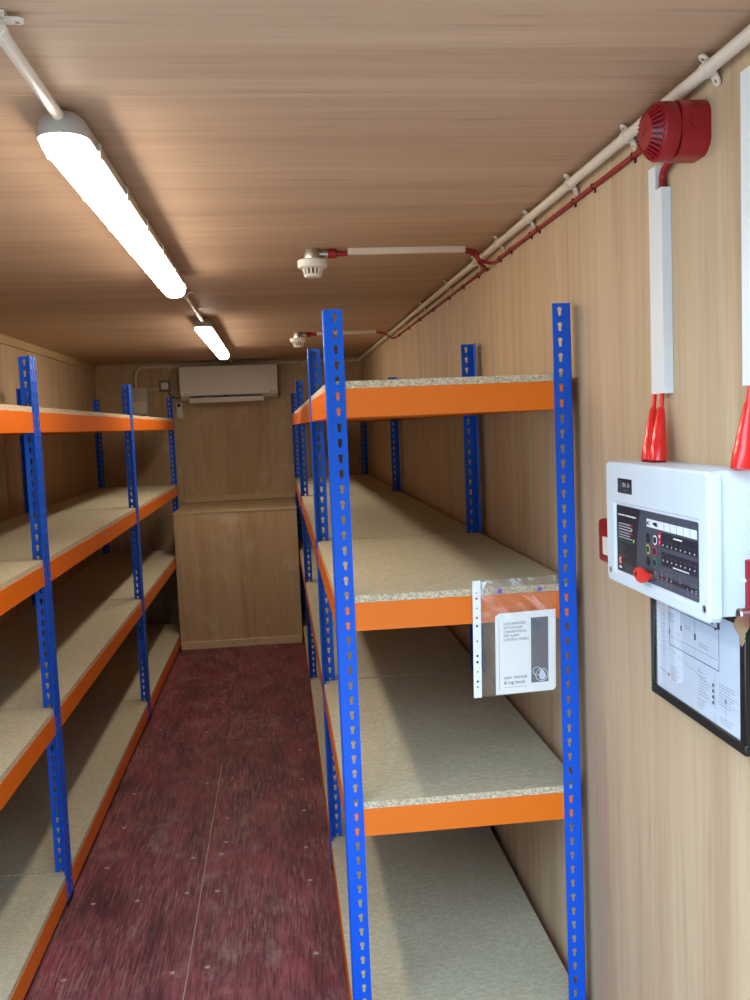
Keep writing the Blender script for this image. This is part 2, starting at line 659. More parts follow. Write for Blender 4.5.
# front wall with the open doorway behind the camera
fw = MB()
fw.box((WL - 0.06, FY - 0.06, 0), (DOOR[0], FY, C + 0.06), 'ply_wall')
fw.box((DOOR[1], FY - 0.06, 0), (WR + 0.06, FY, C + 0.06), 'ply_wall')
fw.box((DOOR[0], FY - 0.06, DOOR[2]), (DOOR[1], FY, C + 0.06), 'ply_wall')
struct('wall_front', fw)
gd = MB().box((-12, FY - 14, -0.35), (12, FY - 0.11, -0.25), 'concrete')
struct('ground', gd)
# unseen container-like block, added to keep low sky light out of the doorway
ew = MB().box((-9, FY - 9.6, -0.3), (9, FY - 7.2, 5.2), 'blocker_green')
for i in range(60):
    ew.box((-8.9 + i * 0.3, FY - 7.2, -0.25), (-8.75 + i * 0.3, FY - 7.16, 5.1), 'blocker_green')
struct('sky_blocker', ew)
# timber strip along the top of the left wall
tr = MB().box((WL, FY, C - 0.052), (WL + 0.018, B - 0.002, C - 0.0005), 'timber_long', 0.002, 1)
struct('trim_1', tr)
tr = MB().box((WL + 0.02, B - 0.016, C - 0.05), (WR, B - 0.0005, C - 0.0005), 'ply_back', 0.002, 1)
struct('trim_2', tr)
tr = MB().box((-0.84, B - 0.02, 1.062), (0.30, B - 0.0005, 1.115), 'timber', 0.002, 1)
struct('trim_3', tr)

# plywood boxing under the air conditioner
BX0, BX1, BY, BZ = -0.824, 0.114, 7.05, 1.06
bx = thing('plywood_boxing', 'waist-high plywood boxing with a ledge on top, below the air conditioner', 'box', ((BX0 + BX1) / 2, BY, 0))
MB().box((BX0, BY, 0.0), (BX1, BY + 0.012, BZ - 0.012), 'ply_back', 0.001, 1).build('front_panel', bx)
MB().box((BX0 - 0.003, BY - 0.006, BZ - 0.012), (BX1 + 0.003, B - 0.021, BZ), 'timber', 0.0015, 1).build('top_board', bx)
MB().box((BX0, BY + 0.012, 0), (BX0 + 0.012, B - 0.021, BZ - 0.012), 'ply_back').build('side_panel', bx)
MB().box((BX1 - 0.012, BY + 0.012, 0), (BX1, B - 0.021, BZ - 0.012), 'ply_back').build('side_panel', bx)
bt = MB().box((BX0 + 0.004, BY - 0.020, 0.001), (BX1 - 0.004, BY - 0.0005, 0.058), 'timber', 0.002, 1).build('skirting_batten', bx)
for x in (-0.42, -0.25):
    MB().cyl((x, BY - 0.0195, 0.03), (x, BY - 0.0215, 0.03), 0.006, 'dark_trim', 10).build('nail_head', bt)

# ------------------------------------------------------------------ racking
KH_R, KH_W, KH_H = 0.0062, 0.0037, 0.023


def keyhole_pts():
    """counter clockwise outline around (0,0)"""
    top = KH_H / 2 - KH_R
    bot = -KH_H / 2 + KH_W
    a0 = -math.acos(KH_W / KH_R)
    pts = []
    for i in range(8):
        t = a0 + (PI - 2 * a0) * i / 7
        pts.append((KH_R * math.cos(t), top + KH_R * math.sin(t)))
    for i in range(4):
        t = PI + PI * i / 3
        pts.append((KH_W * math.cos(t), bot + KH_W * math.sin(t)))
    return pts


def circle_pts(r, n=10):
    return [(r * math.cos(2 * PI * i / n), r * math.sin(2 * PI * i / n)) for i in range(n)]


def holed_cell(hole, c, u0, u1, v0, v1):
    """2D plate cell with a hole: returns (points, faces, hole index list)"""
    cu, cv = c
    n = len(hole)
    pts = [(cu + x, cv + y) for x, y in hole]
    outer, side = [], []
    for (x, y) in hole:
        L_ = math.hypot(x, y)
        dx, dy = x / L_, y / L_
        best = None
        for s, lim, dd in ((0, u1 - cu, dx), (2, u0 - cu, dx), (1, v1 - cv, dy), (3, v0 - cv, dy)):
            if abs(dd) > 1e-9:
                t = lim / dd
                if t > 0 and (best is None or t < best[0]):
                    best = (t, s)
        outer.append((cu + dx * best[0], cv + dy * best[0]))
        side.append(best[1])
    corner = {0: (u1, v1), 1: (u0, v1), 2: (u0, v0), 3: (u1, v0)}    # corner after side s going ccw
    P_ = pts + outer
    F = []
    for i in range(n):
        j = (i + 1) % n
        f_ = [i, n + i]
        s = side[i]
        while s != side[j]:
            P_.append(corner[s])
            f_.append(len(P_) - 1)
            s = (s + 1) % 4
        f_ += [n + j, j]
        F.append(f_)
    return P_, F


def holed_plate(mb, cells, to3, depth, mat):
    """cells: (hole, centre, u0,u1,v0,v1); to3(u,v,d) maps to space; plate from d=0 to depth"""
    for (hole, c, u0, u1, v0, v1) in cells:
        P_, F = holed_cell(hole, c, u0, u1, v0, v1)
        n = len(hole)
        mb.add([to3(u, v, 0) for u, v in P_], F, mat)
        mb.add([to3(u, v, depth) for u, v in P_], [f_[::-1] for f_ in F], mat)
        V = [to3(u, v, 0) for u, v in P_[:n]] + [to3(u, v, depth) for u, v in P_[:n]]
        mb.add(V, [(i, (i + 1) % n, n + (i + 1) % n, n + i) for i in range(n)], mat)


FA, FB, TH = 0.047, 0.040, 0.002
NH = 51


def hz(k):
    return H - 0.53 * P - (k - 1) * P


def upright_mesh(sx, sy):
    """L-shaped upright, outer corner at the origin; end flange along sx*x, side flange along sy*y"""
    mb = MB()
    kh = keyhole_pts()
    zt = H
    z_low = H - NH * P - 0.03 * P
    for flange in (0, 1):
        w = FA if flange == 0 else FB
        uc = 0.0285 if flange == 0 else 0.0235
        if flange == 0:
            to3 = lambda u, v, d: (sx * u, sy * d, v)
            u0 = 0.003
        else:
            to3 = lambda u, v, d: (sx * d, sy * u, v)
            u0 = 0.003
        cells = []
        for k in range(1, NH + 1):
            a = hz(k)
            cells.append((kh, (uc, a), u0, w, a - P / 2, a + P / 2))
        holed_plate(mb, cells, to3, TH, 'blue_steel')
        for (za, zb) in ((hz(1) + P / 2, zt), (0.006, hz(NH) - P / 2)):
            for d in (0, TH):
                mb.add([to3(u0, za, d), to3(w, za, d), to3(w, zb, d), to3(u0, zb, d)], [(0, 1, 2, 3)], 'blue_steel')
        # rim: free edge, top, bottom
        for (a, b) in (((w, 0.006), (w, zt)), ((u0, zt), (w, zt)), ((u0, 0.006), (w, 0.006))):
            mb.add([to3(a[0], a[1], 0), to3(b[0], b[1], 0), to3(b[0], b[1], TH), to3(a[0], a[1], TH)], [(0, 1, 2, 3)], 'blue_steel')
        # stiffening return along the free edge
        if flange == 1:
            lip = 0.006
            mb.add([to3(w, 0.006, TH), to3(w, zt, TH), to3(w - 0.004, zt, TH + lip), to3(w - 0.004, 0.006, TH + lip)], [(0, 1, 2, 3)], 'blue_steel')
    c0 = 0.003
    mb.add([(sx * c0, 0, 0.006), (0, sy * c0, 0.006), (0, sy * c0, zt), (sx * c0, 0, zt)], [(0, 1, 2, 3)], 'blue_steel')
    return mb.mesh('upright')


def foot_mesh(sx, sy):
    mb = MB()
    t = 0.004
    mb.box((-sx * 0.0003, -sy * 0.0003, 0), (sx * (FA + 0.002), sy * t, 0.024), 'foot_black', 0.001, 1)
    mb.box((-sx * 0.0003, sy * t, 0), (sx * t, sy * (FB + 0.002), 0.024), 'foot_black', 0.001, 1)
    return mb.mesh('foot')


UPR = {(sx, sy): (upright_mesh(sx, sy), foot_mesh(sx, sy)) for sx in (1, -1) for sy in (1, -1)}
B_UP, B_DN = 0.0186, 0.0145                      # beam above its upper rivet, below its lower rivet
BH = B_UP + P + B_DN


def beam_mesh(length, uc):
    """beam along +x from 0..length, outer face at y=0, body towards +y, top at z=0"""
    mb = MB()
    r = 0.0015
    mb.box((0, 0, -BH), (length, 0.0018, 0), 'orange_steel', 0.0006, 1)
    mb.box((0.024, 0.0018, -0.0018), (length - 0.024, 0.022, 0), 'orange_steel')
    mb.box((0.024, 0.0018, -BH), (length - 0.024, 0.016, -BH + 0.0018), 'orange_steel')
    mb.box((0.024, 0.0145, -BH), (length - 0.024, 0.016, -BH + 0.012), 'orange_steel')
    for x in (uc, length - uc):
        for z in (-B_UP, -B_UP - P):
            zc = z - 0.0035
            mb.lathe([(0.0036, 0.0), (0.0036, 0.0021), (0.0046, 0.0022), (0.0042, 0.0027), (0.0, 0.0029)], (x, 0, zc), (0, -1, 0), 'rivet', 10)
            mb.lathe([(0.0044, -0.0001), (0.0044, 0.0012), (0, 0.0012)], (x, 0, zc + 0.0072), (0, -1, 0), 'rivet', 10)
    return mb.mesh('beam')


def board_mesh(w, l):
    mb = MB()
    x, y, t = w / 2, l / 2, 0.018
    V = [(-x, -y, 0), (x, -y, 0), (x, y, 0), (-x, y, 0), (-x, -y, t), (x, -y, t), (x, y, t), (-x, y, t)]
    mb.add(V, [(4, 5, 6, 7), (3, 2, 1, 0)], 'chip_face')
    mb.add(V, [(0, 1, 5, 4), (1, 2, 6, 5), (2, 3, 7, 6), (3, 0, 4, 7)], 'chip_edge')
    return mb.mesh('shelf_board')


def child(name, me, parent, loc, rz=0.0):
    o = bpy.data.objects.new(name, me)
    col.objects.link(o)
    o.parent = parent
    o.location = loc
    o.rotation_euler = (0, 0, rz)
    return o


END_BEAM = beam_mesh(RW - 0.006, 0.0285 - 0.003)


def rack(x0, y0, x1, y1, label, group):
    """free standing bay: 4 uprights, 4 levels of beams and chipboard"""
    cx, cyy = (x0 + x1) / 2, (y0 + y1) / 2
    w, l = x1 - x0, y1 - y0
    t = thing('shelving_unit', label, 'shelving unit', (cx, cyy, 0), group)
    hw, hl = w / 2, l / 2
    for sx in (1, -1):
        for sy_ in (1, -1):
            um, fm = UPR[(sx, sy_)]
            u = child('upright', um, t, (-sx * hw, -sy_ * hl, 0))
            child('foot', fm, u, (0, 0, 0))
    side = beam_mesh(l - 0.012, 0.0235 - 0.006)
    bm_ = board_mesh(w - 0.008, l - 0.008)
    for k in (6, 20, 34, 50):
        zt = hz(k) + B_UP
        child('end_beam', END_BEAM, t, (-hw + 0.003, -hl + TH + 0.0002, zt))
        child('end_beam', END_BEAM, t, (hw - 0.003, hl - TH - 0.0002, zt), PI)
        child('side_beam', side, t, (hw - TH - 0.0002, -hl + 0.006, zt), PI / 2)
        child('side_beam', side, t, (-hw + TH + 0.0002, hl - 0.006, zt), -PI / 2)
        child('shelf_board', bm_, t, (0, 0, zt + 0.0002))
    return t


J = 0.0012
RYS = [2.236, 3.375, 5.621, 7.670]
LYS = [2.140, 3.285, 5.373, 7.513]
GR = 'blue and orange shelving along the right wall'
GL = 'blue and orange shelving along the left wall'
rl = ['short blue and orange shelving bay on the right, manual hanging from its front',
      'middle of the three shelving bays along the right wall, behind the short one',
      'farthest shelving bay on the right, right of the plywood boxing']
ll = ['nearest shelving bay on the left, cut off by the left picture edge',
      'middle shelving bay on the left between the paired posts and the next posts',
      'farthest shelving bay on the left, in front of the cream consumer unit']
for i in range(3):
    rack(RX0, RYS[i] + J, RX0 + RW, RYS[i + 1] - J, rl[i], GR)
    rack(LX0 - RW, LYS[i] + J, LX0, LYS[i + 1] - J, ll[i], GL)

# ------------------------------------------------------------------ ceiling lamps
LXC = -0.358


def lamp(y0, y1, label):
    t = thing('batten_lamp', label, 'lamp', (LXC, (y0 + y1) / 2, C - 0.09), 'ceiling batten lamps')
    n = 10
    hw = 0.046

    def outline(half, ya, yb, z, r):
        pts = []
        for i in range(n + 1):
            a = PI + PI * i / n
            pts.append((LXC + half * math.cos(a), ya + r + r * math.sin(a), z))
        for i in range(n + 1):
            a = PI * i / n
            pts.append((LXC + half * math.cos(a), yb - r + r * math.sin(a), z))
        return pts
    m = 2 * (n + 1)

    def loft(mb, rings, mat, cap_last=True, cap_first=False):
        V = [q for rg in rings for q in rg]
        F = []
        for j in range(len(rings) - 1):
            for i in range(m):
                F.append((j * m + i, j * m + (i + 1) % m, (j + 1) * m + (i + 1) % m, (j + 1) * m + i))
        mb.add(V, F, mat, True)
        if cap_last:
            mb.add(rings[-1], [tuple(range(m))], mat)
        if cap_first:
            mb.add(rings[0], [tuple(range(m))], mat)
    zb = C - 0.012
    body = MB()
    loft(body, [outline(0.028, y0 + 0.02, y1 - 0.02, zb, 0.028), outline(0.040, y0 + 0.006, y1 - 0.006, zb - 0.012, 0.036),
                outline(hw, y0, y1, zb - 0.036, 0.044), outline(hw, y0, y1, zb - 0.044, 0.044), outline(hw - 0.004, y0 + 0.004, y1 - 0.004, zb - 0.044, 0.040)],
         'lamp_grey', False, True)
    body.box((LXC - 0.02, y0 + 0.25, zb - 0.002), (LXC + 0.02, y0 + 0.30, C - 0.0005), 'steel')
    body.box((LXC - 0.02, y1 - 0.30, zb - 0.002), (LXC + 0.02, y1 - 0.25, C - 0.0005), 'steel')
    body.build('housing', t)
    d = MB()
    rings = []
    for i in range(7):
        a = PI / 2 * i / 6
        k = math.cos(a)
        ins = (1 - k) * 0.022
        rings.append(outline(max(0.006, (hw - 0.004) * (0.35 + 0.65 * k) if i else hw - 0.004), y0 + 0.004 + ins, y1 - 0.004 - ins, zb - 0.043 - 0.034 * math.sin(a), 0.040 * (0.35 + 0.65 * k)))
    loft(d, rings, 'lamp_diffuser')
    d.build('diffuser', t)
    k = 6
    for s in (1, -1):
        for i in range(k):
            y = y0 + 0.13 + (y1 - y0 - 0.26) * i / (k - 1)
            cmb = MB().box((LXC + s * (hw - 0.001), y - 0.011, zb - 0.052), (LXC + s * (hw + 0.005), y + 0.011, zb - 0.026), 'lamp_grey', 0.001, 1)
            cmb.box((LXC + s * (hw - 0.006), y - 0.009, zb - 0.054), (LXC + s * (hw + 0.004), y + 0.009, zb - 0.050), 'lamp_grey')
            cmb.build('clip', t)
    return t


lamp(1.70, 3.56, 'lit white batten lamp on the ceiling nearest the camera')
lamp(4.82, 6.68, 'lit white batten lamp on the ceiling further back, near the air conditioner')


def saddle(mb, ctr, along, d1, d2, r, mat):
    """strap round a pipe: ctr on the pipe axis; d1, d2 unit directions of the two feet (feet reach distance given by tuple)"""
    ctr, along = Vector(ctr), Vector(along)
    u = Vector(d1[0]).normalized()
    w = along.cross(u).normalized()
    n = 20
    hw = 0.009
    pr = r + 0.0022
    V, F = [], []
    for s in (-hw, hw):
        for i in range(n):
            a = 2 * PI * i / n
            V.append(ctr + along * s + (u * math.cos(a) + w * math.sin(a)) * pr)
    F = [(i, (i + 1) % n, n + (i + 1) % n, n + i) for i in range(n)]
    F += [tuple(range(n))[::-1], tuple(range(n, 2 * n))]
    mb.add(V, F, mat, True)


def flange(mb, a, b, along, hw, th, mat):
    """flat foot between points a and b"""
    a, b, along = Vector(a), Vector(b), Vector(along).normalized()
    nrm = (b - a).cross(along).normalized() * th / 2
    n = 8
    V = []
    for s in (1, -1):
        V += [a + along * hw + nrm * s, a - along * hw + nrm * s]
        d = (b - a).normalized()
        for i in range(n + 1):
            t = -PI / 2 + PI * i / n
            V.append(b - d * hw + along * hw * math.sin(t) + d * hw * math.cos(t) + nrm * s)
    m = n + 3
    F = [tuple(range(m)), tuple(range(m, 2 * m))[::-1]] + [(i, (i + 1) % m, m + (i + 1) % m, m + i) for i in range(m)]
    mb.add(V, F, mat)
    q = b - (b - a).normalized() * hw
    mb.cyl(q - nrm * 1.05, q + nrm * 1.6, 0.0032, 'steel', 8)
    mb.cyl(q + nrm * 1.05, q - nrm * 1.6, 0.0032, 'steel', 8)


# conduit feeding the lamps
def ceiling_pipe(y0, y1, saddles, label, z=C - 0.024, r=0.0105):
    mb = MB().tube([(LXC, y0, z), (LXC, (y0 + y1) / 2, z), (LXC, y1, z)], r, 'pvc_cream', 14)
    o = mb.build('conduit', None, (LXC, y0, z))
    tag(o, label, 'conduit', 'ceiling lamp conduit')
    for y in saddles:
        m2 = MB()
        saddle(m2, (LXC, y, z), (0, 1, 0), ((1, 0, 0),), None, r, 'pvc_cream')
        for s in (1, -1):
            flange(m2, (LXC + s * 0.006, y, C - 0.012), (LXC + s * 0.036, y, C - 0.012), (0, 1, 0), 0.009, 0.004, 'pvc_cream')
        m2.box((LXC - 0.012, y - 0.009, C - 0.014), (LXC + 0.012, y + 0.009, C - 0.0005), 'pvc_cream')
        m2.build('saddle_clip', o)


ceiling_pipe(0.97, 1.712, [1.36], 'white conduit running along the ceiling into the near end of the nearest lamp')
ceiling_pipe(3.55, 4.832, [3.95, 4.45], 'white conduit on the ceiling between the two lamps')
ceiling_pipe(6.67, B - 0.02, [7.3], 'white conduit on the ceiling from the far lamp to the back wall')

# ------------------------------------------------------------------ conduit in the ceiling corner and along the back wall
CX, CZc, CR = WR - 0.022, C - 0.025, 0.0115
mb = MB().tube([(CX, FY + 0.002, CZc), (CX, 3.5, CZc), (CX, B - 0.07, CZc)], CR, 'pvc_cream', 16)
rc = mb.build('conduit', None, (CX, 0, CZc))
tag(rc, 'long white conduit running along the top of the right wall under the ceiling', 'conduit')
for y in (1.5, 1.854, 2.221, 2.598, 2.95, 3.30, 3.85, 4.52, 5.2, 5.9, 6.6, 7.3):
    m2 = MB()
    saddle(m2, (CX, y, CZc), (0, 1, 0), ((1, 0, 0),), None, CR, 'pvc_cream')
    flange(m2, (CX - 0.002, y, CZc + 0.012), (CX - 0.014, y, C - 0.0022), (0, 1, 0), 0.009, 0.0035, 'pvc_cream')
    flange(m2, (CX + 0.010, y, CZc - 0.009), (WR - 0.003, y, CZc - 0.027), (0, 1, 0), 0.009, 0.0035, 'pvc_cream')
    m2.build('saddle_clip', rc)
MB().box((CX - 0.02, B - 0.085, CZc - 0.017), (CX + 0.017, B - 0.004, CZc + 0.017), 'pvc_cream', 0.006, 2).build('inspection_elbow', rc)

zb = C - 0.030
path = [(CX - 0.02, B - 0.03, zb), (0.2, B - 0.03, zb), (-0.5, B - 0.03, zb), (-1.10, B - 0.03, zb)]
for i in range(1, 7):
    a = PI / 2 * i / 6
    path.append((-1.10 - 0.085 * math.sin(a), B - 0.03, zb - 0.085 * (1 - math.cos(a))))
path.append((-1.185, B - 0.03, 2.06))
mb = MB().tube(path, 0.011, 'pvc_cream', 12)
bc = mb.build('conduit', None, (0, B - 0.03, zb))
tag(bc, 'white conduit along the back wall above the air conditioner, bending down to the consumer unit', 'conduit')
for x in (-0.90, 0.25, 0.6):
    m2 = MB()
    saddle(m2, (x, B - 0.03, zb), (1, 0, 0), ((0, 1, 0),), None, 0.011, 'pvc_cream')
    flange(m2, (x, B - 0.018, zb - 0.008), (x, B - 0.018, zb - 0.04), (1, 0, 0), 0.009, 0.0035, 'pvc_cream')
    m2.build('saddle_clip', bc)

# consumer unit, spur switch, remote
cu_ = thing('consumer_unit', 'small cream consumer unit on the back wall behind the left shelving', 'fuse box', (-1.145, B, 1.82))
MB().box((-1.225, B - 0.075, 1.80), (-1.088, B - 0.0005, 2.065), 'cream_unit', 0.006, 2).build('case', cu_)
lid = MB().box((-1.215, B - 0.083, 1.845), (-1.098, B - 0.0755, 1.945), 'white_plastic', 0.003, 2).build('cover', cu_)
MB().box((-1.21, B - 0.0775, 1.826), (-1.105, B - 0.0752, 1.834), 'black').build('vent_slot', cu_)
MB().cyl((-1.13, B - 0.0755, 1.965), (-1.13, B - 0.079, 1.965), 0.005, 'steel', 10).build('screw', cu_)
mb = MB().tube([(-1.088, B - 0.022, 2.045), (-1.04, B - 0.022, 2.048), (-0.985, B - 0.022, 2.05)], 0.0105, 'pvc_cream', 12)
tag(mb.build('conduit', None), 'short white conduit between the consumer unit and the grey switch box', 'conduit')
sw = thing('switch_box', 'grey box with a white isolator switch left of the air conditioner', 'switch', (-0.943, B, 2.02))
MB().box((-0.99, B - 0.05, 2.025), (-0.895, B - 0.0005, 2.12), 'grey_plastic', 0.008, 3).build('case', sw)
MB().box((-0.972, B - 0.058, 2.045), (-0.912, B - 0.0505, 2.103), 'white_plastic', 0.003, 2).build('rocker', sw)
mb = MB().tube(catmull([(-0.915, B - 0.02, 2.026), (-0.90, B - 0.022, 1.995), (-0.85, B - 0.016, 1.965), (-0.80, B - 0.02, 1.99)], 6), 0.004, 'black', 8)
tag(mb.build('cable', None), 'thin dark cable from the grey switch box to the air conditioner', 'cable')
rm = thing('remote_control', 'white air conditioner remote in a holder on the back wall', 'remote', (-0.835, B, 1.79))
MB().box((-0.862, B - 0.014, 1.79), (-0.806, B - 0.0005, 1.855), 'white_plastic', 0.004, 2).build('holder', rm)
MB().box((-0.858, B - 0.026, 1.797), (-0.810, B - 0.0145, 1.93), 'white_plastic', 0.006, 3).build('handset', rm)
MB().cyl((-0.834, B - 0.0262, 1.905), (-0.834, B - 0.0275, 1.905), 0.016, 'red_dark', 14).build('screen', rm)

# ------------------------------------------------------------------ air conditioner
AX0, AX1, AZ0, AZ1, AY = -0.800, 0.018, 1.945, 2.222, 7.845
ac = thing('air_conditioner', 'white split air conditioner high on the back wall', 'air conditioner', ((AX0 + AX1) / 2, B, AZ0))
prof = [(B - 0.0005, AZ1 - 0.004), (B - 0.0005, AZ0), (B - 0.10, AZ0 - 0.004), (B - 0.15, AZ0 + 0.008), (B - 0.19, AZ0 + 0.034), (AY + 0.006, AZ0 + 0.05), (AY + 0.004, AZ1 - 0.014), (AY + 0.016, AZ1 - 0.004)]
MB().prism(prof, 0, AX0 + 0.003, AX1 - 0.003, 'aircon_white').build('body', ac)
fp = MB().box((AX0, AY - 0.004, AZ0 + 0.028), (AX1, AY + 0.010, AZ1 - 0.004), 'aircon_white', 0.005, 3).build('front_cover', ac)
pr = MB().box((AX0 + 0.035, AY - 0.0046, AZ0 + 0.042), (AX0 + 0.056, AY - 0.0041, AZ0 + 0.048), 'print_grey')
pr.box((AX1 - 0.062, AY - 0.0046, AZ0 + 0.044), (AX1 - 0.042, AY - 0.0041, AZ0 + 0.050), 'print_grey')
pr.box((AX1 - 0.036, AY - 0.0046, AZ0 + 0.044), (AX1 - 0.018, AY - 0.0041, AZ0 + 0.050), 'print_grey')
pr.build('print', fp)
MB().box((AX0 + 0.08, B - 0.185, AZ0 + 0.006), (AX1 - 0.13, B - 0.08, AZ0 + 0.022), 'black').build('air_outlet', ac)
lf = MB()
poly = [(AY - 0.010, AZ0 + 0.012), (AY - 0.020, AZ0 + 0.006), (AY - 0.022, AZ0 - 0.028), (AY - 0.014, AZ0 - 0.032), (AY + 0.05, AZ0 - 0.012), (AY + 0.05, AZ0 - 0.004)]
lf.prism(poly, 0, AX0 + 0.075, AX1 - 0.125, 'white_plastic')
lf.build('louvre_flap', ac)
MB().cyl((-0.42, AY + 0.012, AZ0 + 0.022), (-0.42, AY + 0.02, AZ0 + 0.017), 0.012, 'black', 10).build('sensor', ac)
# ------------------------------------------------------------------ smoke detectors


def detector(x, y, tx, label, tlabel):
    t = thing('smoke_detector', label, 'smoke detector', (x, y, C), 'smoke detectors on the ceiling')
    mb = MB().lathe([(0, -0.0005), (0.026, -0.0005), (0.027, -0.004), (0.027, -0.032), (0.026, -0.036), (0, -0.036)], (x, y, C), (0, 0, 1), 'steel', 20)
    mb.build('conduit_box', t)
    MB().cyl((x + 0.02, y, C - 0.017), (x + 0.055, y, C - 0.017), 0.013, 'steel', 14).build('spout', t)
    g = MB().lathe([(0, 0), (0.0155, 0), (0.0155, 0.03), (0.010, 0.032), (0.008, 0.066), (0, 0.066)], (x + 0.052, y, C - 0.017), (1, 0, 0), 'red_plastic', 12)
    g.build('gland', t)
    MB().lathe([(0, 0), (0.046, 0), (0.050, -0.003), (0.050, -0.022), (0.047, -0.027), (0.036, -0.029), (0, -0.029)], (x, y, C - 0.036), (0, 0, 1), 'white_plastic', 28).build('base', t)
    h = MB().lathe([(0.026, 0), (0.026, -0.018), (0.030, -0.020), (0.027, -0.028), (0.012, -0.031), (0, -0.031)], (x, y, C - 0.065), (0, 0, 1), 'white_plastic', 24,
                   mats=['dark_trim', 'white_plastic', 'white_plastic', 'white_plastic', 'white_plastic']).build('sensor_head', t)
    for i in range(14):
        a = 2 * PI * i / 14
        c_, s_ = math.cos(a), math.sin(a)
        v = MB()
        p0 = Vector((x + 0.036 * c_, y + 0.036 * s_, C - 0.064))
        p1 = Vector((x + 0.029 * c_, y + 0.029 * s_, C - 0.088))
        tn = Vector((-s_, c_, 0)) * 0.0035
        ra = Vector((c_, s_, 0)) * -0.004
        V = [p0 - tn, p0 + tn, p1 + tn * 0.8, p1 - tn * 0.8]
        V += [q + ra for q in V]
        v.add(V, [(0, 1, 2, 3), (7, 6, 5, 4), (0, 4, 5, 1), (1, 5, 6, 2), (2, 6, 7, 3), (3, 7, 4, 0)], 'white_plastic')
        v.build('vane', h)
    mb = MB().box((x + 0.12, y - 0.009, C - 0.022), (tx, y + 0.009, C - 0.0005), 'pvc_cream', 0.0015, 1)
    tag(mb.build('cable_trunking', None), tlabel, 'trunking', 'trunking across the ceiling to the detectors')


detector(0.143, 3.11, 0.664, 'white smoke detector hanging from the ceiling nearest the camera, red gland on its right',
         'thin white trunking on the ceiling running right from the nearest smoke detector')
detector(0.155, 5.80, 0.650, 'small white smoke detector on the ceiling, the farther of two',
         'thin white trunking on the ceiling running right from the farther smoke detector')

# red alarm cable along the wall, looping out to each detector
XW = WR - 0.006
zc = C - 0.063
p1 = catmull([(XW, 1.65, zc), (XW, 2.2, zc), (XW, 2.75, zc), (XW, 2.98, zc), (XW - 0.004, 3.08, zc - 0.002), (XW - 0.045, 3.10, C - 0.05), (0.70, 3.105, C - 0.022), (0.655, 3.108, C - 0.012)], 8)
mb = MB().tube(p1, 0.0060, 'red_cable', 8)
p2 = catmull([(0.655, 3.116, C - 0.014), (0.70, 3.118, C - 0.030), (XW - 0.040, 3.135, C - 0.052), (XW - 0.004, 3.18, zc - 0.006), (XW, 3.30, zc), (XW, 4.2, zc), (XW, 5.4, zc), (XW, 5.66, zc), (XW - 0.02, 5.76, C - 0.055),
              (0.70, 5.79, C - 0.025), (0.64, 5.80, C - 0.012)], 8)
mb.tube(p2, 0.0055, 'red_cable', 8)
rcab = mb.build('alarm_cable', None, (XW, 3, zc))
tag(rcab, 'red fire alarm cable clipped along the right wall below the conduit', 'cable')
for y in [1.86, 2.10, 2.24, 2.55, 2.63, 2.86, 3.0, 3.33, 3.6, 3.9, 4.3, 4.7, 5.1, 5.5]:
    c_ = MB().box((XW - 0.0066, y - 0.003, zc - 0.0068), (WR - 0.0005, y + 0.003, zc + 0.0068), 'red_dark', 0.001, 1)
    c_.box((WR - 0.005, y - 0.002, zc - 0.014), (WR - 0.0005, y + 0.002, zc - 0.006), 'red_dark')
    c_.build('cable_clip', rcab)

# ------------------------------------------------------------------ sounder
SX, SY, SZ = WR - 0.006, 1.580, 2.168
sd = thing('alarm_sounder', 'round red fire alarm sounder high on the right wall beside the conduit', 'alarm', (WR, SY, SZ - 0.05))
octo = []
for i in range(8):
    a = PI / 8 + PI / 4 * i
    octo.append((SY + 0.053 * math.cos(a), SZ + 0.053 * math.sin(a)))
bs = MB()
rr = []
for i in range(28):
    a = 2 * PI * i / 28
    k = 1.0 / max(abs(math.cos(a)), abs(math.sin(a)))
    k = min(k, 1.14)
    rr.append((SY + 0.0472 * k * math.cos(a), SZ + 0.0472 * k * math.sin(a)))
bs.prism(rr, 0, WR - 0.052, WR - 0.0005, 'red_plastic', True)
base_s = bs.build('base', sd)
MB().cyl((WR - 0.026, SY - 0.046, SZ + 0.004), (WR - 0.026, SY - 0.0505, SZ + 0.004), 0.012, 'red_plastic', 14).build('knockout', base_s)
hd = MB().lathe([(0.045, 0), (0.046, 0.0015), (0.050, 0.002), (0.0505, 0.004), (0.0500, 0.026), (0.044, 0.031), (0.030, 0.0435), (0.029, 0.046), (0.0, 0.0475)], (WR - 0.0525, SY, SZ), (-1, 0, 0), 'red_plastic', 36,
                mats=['red_dark', 'red_dark', 'red_plastic', 'red_plastic', 'red_plastic', 'red_dark', 'red_plastic', 'red_plastic'])
hd = hd.build('horn', sd)
gr = MB()
for i in range(28):
    a = 2 * PI * i / 28
    d = Vector((0, math.cos(a), math.sin(a)))
    tn = Vector((0, -math.sin(a), math.cos(a)))
    o_ = Vector((WR - 0.0525, SY, SZ))
    A = o_ + d * 0.0455 + Vector((-0.0305, 0, 0))
    Bp = o_ + d * 0.0295 + Vector((-0.0462, 0, 0))
    nr = (Vector((-1, 0, 0)) * 0.016 + d * 0.015).normalized() * 0.0022
    V = [A + tn * 0.0026, A - tn * 0.0026, Bp - tn * 0.0018, Bp + tn * 0.0018]
    V = V + [q + nr for q in V]
    gr.add(V, [(0, 1, 2, 3), (7, 6, 5, 4), (0, 4, 5, 1), (1, 5, 6, 2), (2, 6, 7, 3), (3, 7, 4, 0)], 'red_plastic')
g_ = gr.build('grille', hd)
g_['kind'] = 'stuff'
